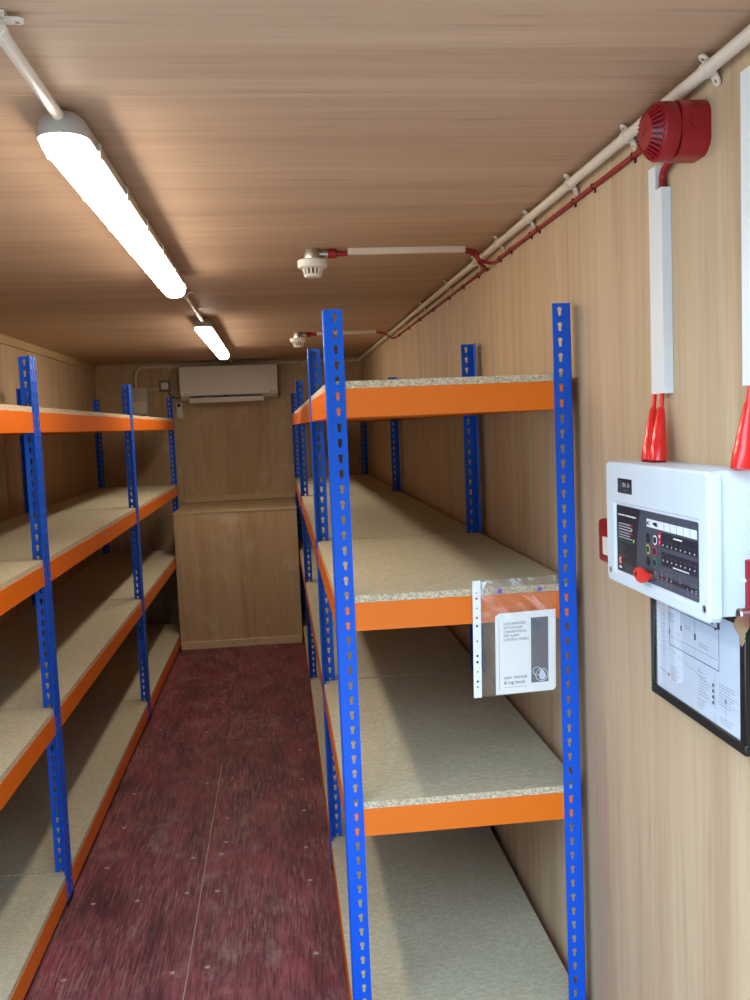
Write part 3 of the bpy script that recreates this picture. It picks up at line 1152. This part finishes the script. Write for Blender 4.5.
mk = MB().add([(WR - 0.1003, SY + 0.008, SZ - 0.002), (WR - 0.1003, SY - 0.010, SZ + 0.004), (WR - 0.1008, SY - 0.010, SZ + 0.001), (WR - 0.1008, SY + 0.008, SZ - 0.005)], [(0, 1, 2, 3)], 'red_dark')
mk.build('emboss', hd)

# trunking down to the fire panel
TY0, TY1, TD = 1.697, 1.757, 0.019
tk = MB()
tk.box((WR - TD, TY0, 1.716), (WR - 0.0005, 1.724, 2.104), 'trunking_white')
tk.box((WR - TD, 1.724, 1.716), (WR - 0.0005, TY1, 2.150), 'trunking_white')
tag(tk.build('cable_trunking', None), 'white vertical trunking from the red sounder down to two red cable boots', 'trunking')
mb = MB().tube(catmull([(WR - 0.012, 1.645, 2.150), (WR - 0.011, 1.690, 2.140), (WR - 0.010, 1.711, 2.128), (WR - 0.010, 1.712, 2.106)], 6), 0.0075, 'red_cable', 8)
tag(mb.build('alarm_cable', None), 'short red cable between the sounder and the trunking top', 'cable')
tk = MB().box((WR - 0.022, 1.335, 1.716), (WR - 0.0005, 1.395, 2.20), 'trunking_white', 0.0012, 1)
tag(tk.build('cable_trunking', None), 'white vertical trunking at the right picture edge above one red cable boot', 'trunking')
PZ = 1.584


def boot(x, y, ty, label):
    t = thing('cable_boot', label, 'cable boot', (x, y, PZ), 'red cable boots on the fire panel')
    top = Vector((WR - 0.0165, ty, 1.7155))
    base = Vector((x, y, PZ + 0.0005))
    ax = (top - base).normalized()
    k = 0.0006
    MB().lathe([(0, k), (0.0162, k), (0.0162, 0.028), (0.0148, 0.033), (0.0138, 0.05), (0.0078, 0.100), (0.0062, 0.108), (0, 0.108)], base, ax, 'red_bright', 20).build('shroud', t)
    MB().cyl(base + ax * 0.10, top, 0.0050, 'red_bright', 10).build('cable', t)


boot(WR - 0.040, 1.722, 1.750, 'red cable boot below the trunking, left one of the pair on the white panel')
boot(WR - 0.040, 1.684, 1.714, 'red cable boot below the trunking, right one of the pair on the white panel')
boot(WR - 0.040, 1.366, 1.378, 'red cable boot on the panel near the right picture edge, standing alone')

# ------------------------------------------------------------------ fire alarm panel
PX, PY0, PY1, PZ0 = 0.67, 1.372, 1.826, 1.338
pn = thing('fire_alarm_panel', 'white fire alarm control panel with a dark label on the right wall', 'control panel', (WR, (PY0 + PY1) / 2, PZ0))
MB().box((PX + 0.020, PY0 + 0.006, PZ0 + 0.009), (WR - 0.0005, PY1 - 0.006, PZ - 0.0), 'panel_grey_white', 0.004, 2).build('back_box', pn)
# lid with rounded corners and a recessed window


def rrect(y0, y1, z0, z1, r, n=5):
    pts = []
    for (cy_, cz_, a0) in ((y1 - r, z1 - r, 0), (y0 + r, z1 - r, PI / 2), (y0 + r, z0 + r, PI), (y1 - r, z0 + r, 1.5 * PI)):
        for i in range(n):
            a = a0 + PI / 2 * i / (n - 1)
            pts.append((cy_ + r * math.cos(a), cz_ + r * math.sin(a)))
    return pts


LY0, LY1, LZ0, LZ1 = 1.411, 1.771, 1.366, 1.499
lid = MB()
rings = [(PX + 0.021, rrect(PY0, PY1, PZ0, PZ, 0.014)), (PX + 0.004, rrect(PY0, PY1, PZ0, PZ, 0.014)), (PX + 0.001, rrect(PY0 + 0.002, PY1 - 0.002, PZ0 + 0.002, PZ - 0.002, 0.013)),
         (PX, rrect(PY0 + 0.005, PY1 - 0.005, PZ0 + 0.005, PZ - 0.005, 0.011)), (PX, rrect(LY0 - 0.010, LY1 + 0.012, LZ0 - 0.007, LZ1 + 0.007, 0.006)),
         (PX + 0.0025, rrect(LY0 - 0.007, LY1 + 0.009, LZ0 - 0.004, LZ1 + 0.004, 0.005)), (PX + 0.0025, rrect(LY0 + 0.01, LY1 - 0.01, LZ0 + 0.01, LZ1 - 0.01, 0.004))]
V = [(x, q[0], q[1]) for x, rg in rings for q in rg]
n = len(rings[0][1])
F = [(j * n + i, j * n + (i + 1) % n, (j + 1) * n + (i + 1) % n, (j + 1) * n + i) for j in range(len(rings) - 1) for i in range(n)]
lid.add(V, F, 'panel_grey_white')
lid.add([V[i] for i in range(n)], [tuple(range(n))], 'panel_grey_white')
lid = lid.build('lid', pn)
for (y, z) in ((1.804, 1.361), (1.388, 1.361)):
    s = MB().lathe([(0.0065, 0.0), (0.0065, 0.0008), (0.0045, 0.0008), (0.0045, 0.0004), (0, 0.0004)], (PX, y, z), (-1, 0, 0), 'steel', 14)
    s.box((PX - 0.0009, y - 0.0008, z - 0.004), (PX - 0.0004, y + 0.0008, z + 0.004), 'black')
    s.build('screw', lid)
fx = PX + 0.0018
fa = MB()
fa.prism(rrect(LY0, LY1, LZ0, LZ1, 0.004), 0, fx, fx + 0.0005, 'fascia_grey')
fascia = fa.build('fascia', pn)


class Print:
    """flat print on the fascia; u runs from the far (left) edge, v from the bottom, in metres"""

    def __init__(self):
        self.mb = MB()

    def x(self, lay):
        return fx - 0.00012 * lay

    def rect(self, u0, u1, v0, v1, mat, lay=1):
        y0, y1 = LY1 - u0, LY1 - u1
        x = self.x(lay)
        self.mb.add([(x, y0, LZ0 + v0), (x, y1, LZ0 + v0), (x, y1, LZ0 + v1), (x, y0, LZ0 + v1)], [(0, 1, 2, 3)], mat)

    def poly(self, pts, mat, lay=1):
        x = self.x(lay)
        self.mb.add([(x, LY1 - u, LZ0 + v) for u, v in pts], [tuple(range(len(pts)))], mat)

    def disc(self, u, v, r, mat, lay=1, n=12):
        self.poly([(u + r * math.cos(2 * PI * i / n), v + r * math.sin(2 * PI * i / n)) for i in range(n)], mat, lay)

    def ring(self, u, v, r0, r1, mat, lay=1, n=14, a0=0, a1=2 * PI):
        x = self.x(lay)
        V, F = [], []
        for i in range(n + 1):
            a = a0 + (a1 - a0) * i / n
            for r in (r0, r1):
                V.append((x, LY1 - (u + r * math.cos(a)), LZ0 + v + r * math.sin(a)))
        F = [(2 * i, 2 * i + 2, 2 * i + 3, 2 * i + 1) for i in range(n)]
        self.mb.add(V, F, mat)

    def bars(self, u, v, w, n_, dv, mat, lay=2, h=0.0016, jag=0.25, seed=1):
        """lines of print too small to read"""
        R = random.Random(seed)
        for i in range(n_):
            ww = w * (1 - jag * R.random())
            k = 0.0
            while k < ww:
                l_ = 0.004 + 0.006 * R.random()
                self.rect(u + k, u + min(ww, k + l_), v - i * dv, v - i * dv + h, mat, lay)
                k += l_ + 0.0012


LW, LH = LY1 - LY0, LZ1 - LZ0
pt = Print()
pt.poly([(0.002, 0.002), (0.103, 0.002), (0.100, 0.03), (0.101, 0.06), (0.108, 0.095), (0.120, LH - 0.002), (0.002, LH - 0.002)], 'fascia_dark', 1)
pt.bars(0.010, 0.113, 0.090, 1, 0.006, 'print_white', 2, 0.0028, 0.0, 3)
pt.bars(0.010, 0.096, 0.070, 3, 0.0055, 'print_white', 2, 0.0016, 0.2, 4)
pt.bars(0.010, 0.079, 0.072, 3, 0.0052, 'print_white', 2, 0.0014, 0.2, 5)
pt.bars(0.010, 0.062, 0.080, 1, 0.0052, 'print_green', 2, 0.0014, 0.1, 6)
pt.bars(0.010, 0.054, 0.036, 6, 0.0052, 'print_grey', 2, 0.0012, 0.5, 7)
pt.bars(0.032, 0.017, 0.055, 4, 0.0040, 'print_grey', 2, 0.0010, 0.3, 8)
pt.rect(0.068, 0.082, 0.096, 0.099, 'print_red', 3)
pt.disc(0.078, 0.089, 0.0028, 'print_white', 3)
pt.rect(0.066, 0.080, 0.079, 0.082, 'print_red', 3)
pt.disc(0.087, 0.068, 0.0036, 'print_yellow', 3)
# red maker's mark: white open C on a red square, small white caption under it
pt.rect(0.008, 0.024, 0.013, 0.031, 'print_red', 2)
pt.ring(0.017, 0.022, 0.0026, 0.0056, 'print_white', 3, 12, PI * 0.3, PI * 1.7)
pt.rect(0.009, 0.023, 0.006, 0.0105, 'print_white', 2)
# zone strip: caption cell and six white cells
zu0, zu1, zv0, zv1 = 0.150, LW - 0.004, 0.104, 0.119
cw = (zu1 - zu0) / 8
for i in range(8):
    pt.rect(zu0 + cw * i + (0.0006 if i != 1 else -0.0006), zu0 + cw * (i + 1) - 0.0006, zv0, zv1, 'print_white', 2)
    if i >= 1:
        pt.rect(zu0 + cw * (i + 0.45), zu0 + cw * (i + 0.55), zv1 + 0.003, zv1 + 0.0055, 'print_grey', 2)
pt.poly([(zu0 + cw * 1.0, zv0 + 0.008), (zu0 + cw * 1.35, zv0 + 0.011), (zu0 + cw * 1.85, zv0 + 0.011), (zu0 + cw * 1.85, zv0 + 0.003), (zu0 + cw * 1.5, zv0 + 0.004)], 'black', 3)
pt.ring(zu0 + cw * 0.45, zv0 + 0.0075, 0.0028, 0.0042, 'black', 3)
pt.rect(zu0 + cw * 0.1, zu0 + cw * 0.3, zv0 + 0.004, zv0 + 0.010, 'black', 3)
# fire strip and two rows of indicators
pt.rect(0.203, 0.212, 0.076, 0.100, 'print_red', 2)
pt.rect(0.2045, 0.2105, 0.090, 0.094, 'print_white', 3)
pt.rect(0.2065, 0.2085, 0.080, 0.082, 'print_white', 3)
pt.rect(0.214, LW - 0.003, 0.074, 0.100, 'fascia_dark', 1)
pt.rect(0.214, LW - 0.003, 0.042, 0.066, 'fascia_dark', 1)
pt.rect(0.214, LW - 0.003, 0.040, 0.0408, 'black', 2)
pt.rect(0.265, 0.300, 0.0935, 0.0960, 'print_white', 2)
pt.rect(0.262, 0.325, 0.0425, 0.0445, 'print_white', 2)
for r_, v0 in ((0, 0.078), (1, 0.051)):
    for i in range(8):
        u = 0.222 + i * 0.0177
        pt.disc(u, v0, 0.0017, 'print_white', 2, 8)
        pt.rect(u - 0.0012, u + 0.0012, v0 + 0.0058, v0 + 0.0082, 'print_grey', 2)
# lower captions
for (u, v) in ((0.196, 0.030), (0.214, 0.031), (0.236, 0.029), (0.254, 0.029), (0.290, 0.030), (0.335, 0.026), (0.350, 0.027), (0.198, 0.010), (0.216, 0.010), (0.236, 0.011), (0.254, 0.011), (0.318, 0.010), (0.336, 0.008), (0.350, 0.008)):
    for i in range(3):
        pt.rect(u - 0.004, u + 0.004 - 0.002 * (i % 2), v - i * 0.0026, v - i * 0.0026 + 0.0013, 'print_grey', 2)
    pt.disc(u, v - 0.0095 if v > 0.02 else v + 0.006, 0.0013, 'print_white', 2, 8)
pt.rect(0.186, 0.232, 0.016, 0.021, 'red_dark', 1)
pt.rect(0.232, LW - 0.003, 0.014, 0.022, 'fascia_dark', 1)
for (u, v, mt) in ((0.155, 0.083, 'black'), (0.187, 0.083, 'print_white'), (0.155, 0.062, 'print_yellow'), (0.184, 0.062, 'print_red'), (0.155, 0.040, 'black'), (0.184, 0.041, 'print_green')):
    pt.ring(u, v, 0.0062, 0.0092, mt, 2, 16)
pt.mb.build('print', fascia)
for (u, v) in ((0.155, 0.083), (0.187, 0.083), (0.155, 0.062), (0.184, 0.062), (0.155, 0.040), (0.184, 0.041)):
    MB().lathe([(0.0064, 0), (0.0060, 0.0012), (0, 0.0014)], (fx - 0.0001, LY1 - u, LZ0 + v), (-1, 0, 0), 'fascia_dark', 14).build('button', fascia)
MB().lathe([(0.009, 0), (0.009, 0.002), (0.006, 0.003), (0, 0.003)], (fx, LY1 - 0.180, LZ0 + 0.018), (-1, 0, 0), 'steel', 16).build('lock_barrel', fascia)
# black certificate plate, top left
lg = MB()
yL, yR, zT, zB = 1.757, 1.685, 1.553, 1.524
lx = PX - 0.0002
lg.prism(rrect(yR, yL, zB, zT, 0.002), 0, PX - 0.0006, PX - 0.00005, 'fascia_dark')
lab = lg.build('label', lid)
q = MB()
x_ = PX - 0.0008


def lq(u0, u1, v0, v1, mat='print_grey'):
    q.add([(x_, yL - u0, zB + v0), (x_, yL - u1, zB + v0), (x_, yL - u1, zB + v1), (x_, yL - u0, zB + v1)], [(0, 1, 2, 3)], mat)


lq(0.005, 0.022, 0.009, 0.010); lq(0.005, 0.022, 0.024, 0.025); lq(0.005, 0.006, 0.009, 0.025); lq(0.021, 0.022, 0.009, 0.025)
lq(0.009, 0.018, 0.013, 0.0155); lq(0.011, 0.016, 0.018, 0.020); lq(0.010, 0.018, 0.003, 0.005)
text_into(q, 'EN', 0.0125, (x_, yL - 0.0265, zB + 0.0125), (0, -1, 0), (0, 0, 1), 'print_white')
text_into(q, '54', 0.0125, (x_, yL - 0.0495, zB + 0.0125), (0, -1, 0), (0, 0, 1), 'print_white')
lq(0.030, 0.045, 0.0045, 0.0075); lq(0.048, 0.068, 0.003, 0.0038); lq(0.048, 0.068, 0.0075, 0.0083); lq(0.048, 0.049, 0.003, 0.008); lq(0.067, 0.068, 0.003, 0.008)
q.build('print', lab)

# red key in the panel lock
ky = thing('panel_key', 'flat red key turned in the lock of the white fire alarm panel', 'key', (fx - 0.004, LY1 - 0.180, LZ0 + 0.018))
ko = Vector((fx - 0.003, LY1 - 0.180, LZ0 + 0.018))
MB().box((ko.x - 0.010, ko.y - 0.0025, ko.z - 0.001), (ko.x, ko.y + 0.0025, ko.z + 0.001), 'steel').build('blade', ky)
kb = MB()
th = 0.0022
bowc = ko + Vector((-0.012, 0.026, -0.0040))
outl = [(bowc.y + 0.0300 * math.cos(a), bowc.z + 0.0140 * math.sin(a)) for a in [(-PI + 0.42) + (2 * PI - 0.84) * i / 21 for i in range(22)]]
full = outl + [(ko.y - 0.003, ko.z + 0.0035), (ko.y - 0.012, ko.z + 0.0060), (ko.y - 0.013, ko.z - 0.0050), (ko.y - 0.003, ko.z - 0.0055)]
kb.prism(full, 0, ko.x - 0.014, ko.x - 0.009, 'red_bright')
kb.lathe([(0.0046, 0), (0.0046, 0.0005), (0, 0.0005)], (ko.x - 0.0140, bowc.y + 0.018, bowc.z), (-1, 0, 0), 'red_dark', 12)
kb.build('bow', ky)

# red manual call point just beyond the panel, red key box just this side of it
cp_ = thing('call_point', 'red manual call point on the wall just beyond the white fire panel', 'call point', (WR, 1.925, 1.40))
MB().box((0.706, 1.890, 1.352), (WR - 0.0005, 1.980, 1.448), 'red_plastic', 0.008, 3).build('case', cp_)
MB().box((0.7025, 1.898, 1.372), (0.7058, 1.942, 1.412), 'white_plastic', 0.001, 1).build('glass_plate', cp_)
rb = thing('key_switch', 'red key switch box at the right picture edge beside the panel', 'key switch', (WR, 1.235, 1.40))
MB().box((0.684, 1.190, 1.353), (WR - 0.0005, 1.288, 1.456), 'red_plastic', 0.003, 2).build('case', rb)
MB().lathe([(0, 0), (0.010, 0), (0.010, 0.014), (0.008, 0.016), (0, 0.016)], (0.684, 1.276, 1.375), (-1, 0, 0), 'steel', 16).build('lock_barrel', rb)
MB().cyl((0.684, 1.284, 1.424), (0.6825, 1.284, 1.424), 0.003, 'print_white', 8).build('indicator', rb)
k2 = thing('brass_key', 'small brass key hanging in the lock of the red key switch', 'key', (0.664, 1.276, 1.37))
kk = MB()
shape = [(-0.011, 0.004), (-0.006, 0.009), (0.006, 0.009), (0.011, 0.004), (0.012, -0.006), (0.008, -0.014), (0.0045, -0.018), (0.0055, -0.022), (0.0035, -0.025), (0.0050, -0.028), (0.003, -0.032), (0.0, -0.037), (-0.0035, -0.033), (-0.0035, -0.020), (-0.008, -0.014), (-0.012, -0.006)]
kk.prism([(0.668 + a, 1.366 + b) for a, b in shape], 1, 1.2645, 1.2663, 'brass_key')
kk.build('bow', k2)
MB().cyl((0.668, 1.2663, 1.3705), (0.668, 1.2685, 1.3705), 0.004, 'steel', 10).build('shank', k2)

# ------------------------------------------------------------------ framed wiring drawing below the panel
FY0, FY1, FZ0, FZ1, FX = 1.385, 1.765, 1.111, 1.344, WR - 0.026
fr = thing('picture_frame', 'black frame with a wiring drawing under the white fire panel', 'picture frame', (WR, (FY0 + FY1) / 2, FZ0))
b_ = 0.018
for (a, c) in (((FY0, FZ0), (FY1, FZ0 + b_)), ((FY0, FZ1 - b_), (FY1, FZ1)), ((FY1 - b_, FZ0 + b_), (FY1, FZ1 - b_)), ((FY0, FZ0 + b_), (FY0 + b_, FZ1 - b_))):
    MB().box((FX, a[0], a[1]), (WR - 0.0005, c[0], c[1]), 'black_frame', 0.0015, 1).build('frame_rail', fr)
sheet = MB().box((FX + 0.006, FY0 + b_, FZ0 + b_), (FX + 0.008, FY1 - b_, FZ1 - b_), 'drawing_paper').build('drawing', fr)
dr = MB()
dx_ = FX + 0.0057
PW, PH = FY1 - FY0 - 2 * b_, FZ1 - FZ0 - 2 * b_


def dl(u0, v0, u1, v1, w=0.0010, mat='print_ink'):
    a = Vector((0, -(u1 - u0), v1 - v0))
    nn = Vector((0, -a.z, a.y)).normalized() * w / 2
    p0 = Vector((dx_, FY1 - b_ - u0, FZ0 + b_ + v0))
    p1_ = Vector((dx_, FY1 - b_ - u1, FZ0 + b_ + v1))
    dr.add([p0 - nn, p0 + nn, p1_ + nn, p1_ - nn], [(0, 1, 2, 3)], mat)


def drect(u0, v0, u1, v1, mat='print_ink'):
    dr.add([(dx_, FY1 - b_ - u0, FZ0 + b_ + v0), (dx_, FY1 - b_ - u1, FZ0 + b_ + v0), (dx_, FY1 - b_ - u1, FZ0 + b_ + v1), (dx_, FY1 - b_ - u0, FZ0 + b_ + v1)], [(0, 1, 2, 3)], mat)


rx0, rx1, rz0, rz1 = 0.060, 0.262, 0.098, 0.172
for (a, b, c, d) in ((rx0, rz0, rx1, rz0), (rx1, rz0, rx1, rz1), (rx0, rz1, rx1, rz1), (rx0, rz0, rx0, rz1)):
    dl(a, b, c, d, 0.0016)
dl(0.112, 0.172, 0.112, 0.146); dl(0.170, 0.172, 0.170, 0.144)
drect(0.109, 0.136, 0.116, 0.146); drect(0.167, 0.132, 0.174, 0.144)
drect(0.222, 0.176, 0.230, 0.184); drect(0.234, 0.176, 0.242, 0.184); drect(0.256, 0.172, 0.266, 0.184); drect(0.246, 0.168, 0.254, 0.172)
drect(0.058, 0.118, 0.063, 0.128)
for u in (0.112, 0.170):
    dl(u, 0.098, u, 0.116, 0.0007, 'print_grey')
dl(0.064, 0.116, 0.256, 0.116, 0.0007, 'print_grey')
R = random.Random(4)


def mini(u, v, w, rows, dv=0.0048):
    for i in range(rows):
        k = 0
        ww = w * (0.6 + 0.4 * R.random())
        while k < ww:
            l_ = 0.004 + 0.007 * R.random()
            drect(u + k, v - i * dv, u + min(ww, k + l_), v - i * dv + 0.0011, 'print_grey')
            k += l_ + 0.0014


mini(0.128, 0.150, 0.034, 2); mini(0.090, 0.128, 0.03, 2); mini(0.185, 0.130, 0.04, 2); mini(0.063, 0.160, 0.02, 4); mini(0.030, 0.170, 0.012, 12, 0.009)
mini(0.180, 0.082, 0.024, 2); mini(0.066, 0.056, 0.04, 6); mini(0.184, 0.070, 0.042, 7, 0.0058); mini(0.178, 0.026, 0.034, 4); mini(0.262, 0.076, 0.065, 8, 0.0052); mini(0.264, 0.018, 0.05, 3)
for i in range(4):
    drect(0.236, 0.064 - i * 0.0105, 0.243, 0.070 - i * 0.0105)
drect(0.283, 0.048, 0.288, 0.054); dl(0.285, 0.020, 0.285, 0.048, 0.0008)
dl(0.012, 0.040, 0.052, 0.036, 0.0012); drect(0.052, 0.033, 0.058, 0.039)
dl(0.246, 0.002, 0.246, 0.090, 0.0008, 'print_grey'); dl(0.060, 0.090, 0.246, 0.060, 0.0006, 'print_grey')
drect(0.040, 0.180, 0.044, 0.2125, 'print_white'); drect(0.046, 0.004, 0.052, 0.2125, 'print_white')
dr.build('print', sheet)
gl = MB().box((FX + 0.002, FY0 + b_, FZ0 + b_), (FX + 0.0035, FY1 - b_, FZ1 - b_), 'frame_glass').build('glass', fr)

# ------------------------------------------------------------------ punched pocket with the manual, pinned on the front of the short bay
QY = RYS[0] - 0.004
QX0, QX1, QZ0, QZ1 = 0.467, 0.686, 0.976, 1.276
ROLL = 0.012
pk = thing('punched_pocket', 'clear punched pocket hanging on the front of the short shelving bay', 'plastic pocket', ((QX0 + QX1) / 2, QY, QZ0))


def qp(u, v, d=0.0):
    """pocket coordinates: u from the left edge, v from the bottom, d towards the camera; slight tilt"""
    a = ROLL * 1.5
    return Vector((QX0 + u * math.cos(a) - (v - 0.3) * math.sin(-a) * -1 * -1, QY - d, QZ0 + v - u * math.sin(a) * -1))


def wave(u, v):
    t = max(0.0, v - 0.16) / 0.14
    return 0.0085 * t * (math.sin(u * 62 + v * 40) * 0.6 + math.sin(u * 23 - v * 75 + 1) * 0.6 + 0.5 * math.sin(u * 120 + v * 130)) + 0.0006 * math.sin(v * 30)


NU, NV = 40, 44
W_, HH = 0.216, 0.300
for (nm, d0) in (('film_sheet', 0.0060), ('film_sheet', 0.0012)):
    fl = MB()
    V, F = [], []
    for j in range(NV + 1):
        for i in range(NU + 1):
            u, v = 0.020 + (W_ - 0.020) * i / NU, HH * j / NV
            edge = min(1, (W_ - u) / 0.012, v / 0.01)
            d = 0.0026 + (d0 - 0.0026) * max(0, edge) + (wave(u, v) if d0 > 0.003 else 0.2 * wave(u, v))
            V.append(qp(u, v, max(d, 0.0006)))
    for j in range(NV):
        for i in range(NU):
            k = j * (NU + 1) + i
            F.append((k, k + 1, k + NU + 2, k + NU + 1))
    fl.add(V, F, 'clear_film', True)
    fl.build(nm, pk)
st = MB()
cells = []
zs = [0.028, 0.042, 0.067, 0.092, 0.108, 0.146, 0.185, 0.206, 0.230, 0.255, 0.269]
edges = [0.0] + [(a + b) / 2 for a, b in zip(zs[:-1], zs[1:])] + [HH]
for i, z in enumerate(zs):
    r = 0.0032 if i in (1, 3, 4, 6, 7, 9) else 0.0024
    cells.append((circle_pts(r, 10), (0.0105, z), 0.0, 0.021, edges[i], edges[i + 1]))
holed_plate(st, cells, lambda u, v, d: qp(u, v, 0.0022 + d), 0.0006, 'paper')
st.build('punched_strip', pk)
MB().add([qp(0.022, 0.297, 0.0080), qp(0.038, 0.299, 0.0080), qp(0.024, 0.274, 0.0080)], [(0, 1, 2)], 'print_white').build('folded_corner', pk)

mn = thing('manual', 'white user manual booklet with a grey band inside the clear pocket', 'manual', tuple(qp(0.13, 0.012, 0.004)))


def mp_(u, v, d=0.0):
    """booklet coordinates, origin at its lower left corner in the pocket"""
    a = 0.006
    return qp(0.060 + u * math.cos(a) - v * math.sin(a) * -0.12, 0.005 + v + u * math.sin(a), 0.0022 + d)


BW, BHt = 0.150, 0.203
for k, (du, dv) in enumerate(((0.0, 0.0), (-0.003, -0.002), (0.004, 0.004))):
    m_ = MB()
    d0 = 0.0024 - k * 0.0008
    V = [mp_(du, dv, d0), mp_(BW + du, dv, d0), mp_(BW + du, BHt + dv, d0), mp_(du, BHt + dv, d0)]
    V += [v + Vector((0, 0.0005, 0)) for v in V]
    m_.add(V, [(0, 1, 2, 3), (7, 6, 5, 4), (0, 4, 5, 1), (1, 5, 6, 2), (2, 6, 7, 3), (3, 7, 4, 0)], 'paper')
    po_ = m_.build('cover' if k == 0 else 'page', mn)
    if k == 0:
        cover = po_
pm = MB()


def mrect(u0, u1, v0, v1, mat, d=0.0026):
    pm.add([mp_(u0, v0, d), mp_(u1, v0, d), mp_(u1, v1, d), mp_(u0, v1, d)], [(0, 1, 2, 3)], mat)


mrect(0.089, 0.134, 0.022, 0.190, 'print_slate')
mrect(0.006, 0.0068, 0.010, 0.192, 'print_grey')
ux = (mp_(1, 0) - mp_(0, 0)).normalized()
uy = (mp_(0, 1) - mp_(0, 0)).normalized()
for i, s in enumerate(('LPCB APPROVED', 'CFP 2-8 ZONE', 'CONVENTIONAL', 'FIRE ALARM', 'CONTROL PANELS')):
    text_into(pm, s, 0.0092, mp_(0.018, 0.176 - i * 0.0102, 0.0026), ux, uy, 'print_ink', sx=0.84)
text_into(pm, 'user manual', 0.0130, mp_(0.018, 0.037, 0.0026), ux, uy, 'print_ink', sx=0.95)
text_into(pm, '& log book', 0.0130, mp_(0.018, 0.0235, 0.0026), ux, uy, 'print_ink', sx=0.95)
mrect(0.020, 0.078, 0.0150, 0.0157, 'print_grey')


def mring(u, v, r0, r1, mat, d):
    V, F = [], []
    n_ = 24
    for i in range(n_):
        a = 2 * PI * i / n_
        V += [mp_(u + r0 * math.cos(a), v + r0 * math.sin(a), d), mp_(u + r1 * math.cos(a), v + r1 * math.sin(a), d)]
    F = [(2 * i, (2 * i + 2) % (2 * n_), (2 * i + 3) % (2 * n_), 2 * i + 1) for i in range(n_)]
    pm.add(V, F, mat)


mring(0.104, 0.051, 0.0098, 0.0114, 'print_white', 0.0028)
mring(0.1165, 0.0405, 0.0150, 0.0168, 'print_white', 0.0028)
drop = [(0.113, 0.0535), (0.1195, 0.0535), (0.1255, 0.044), (0.1275, 0.035), (0.123, 0.0285), (0.1155, 0.0275), (0.110, 0.033), (0.1095, 0.041)]
pm.add([mp_(a, b, 0.0030) for a, b in drop], [tuple(range(len(drop)))], 'drawing_paper')
mrect(0.099, 0.110, 0.0495, 0.0515, 'print_grey', 0.0029)
pm.build('print', cover)

for (x, lb) in ((0.534, 'left one of two purple pins holding the clear pocket to the shelf edge'), (0.636, 'right one of two purple pins holding the clear pocket to the shelf edge')):
    z = hz(20) + B_UP + 0.012
    m_ = MB().lathe([(0, -0.010), (0.001, -0.009), (0.001, 0), (0.0055, 0.0005), (0.0062, 0.002), (0.0045, 0.0036), (0, 0.0040)], (x, QY - 0.0125, z), (0, -1, 0), 'purple', 12)
    tag(m_.build('drawing_pin', None), lb, 'pin', 'pins holding the pocket')

# tidy helper properties
for o in bpy.data.objects:
    if '_w' in o:
        del o['_w']
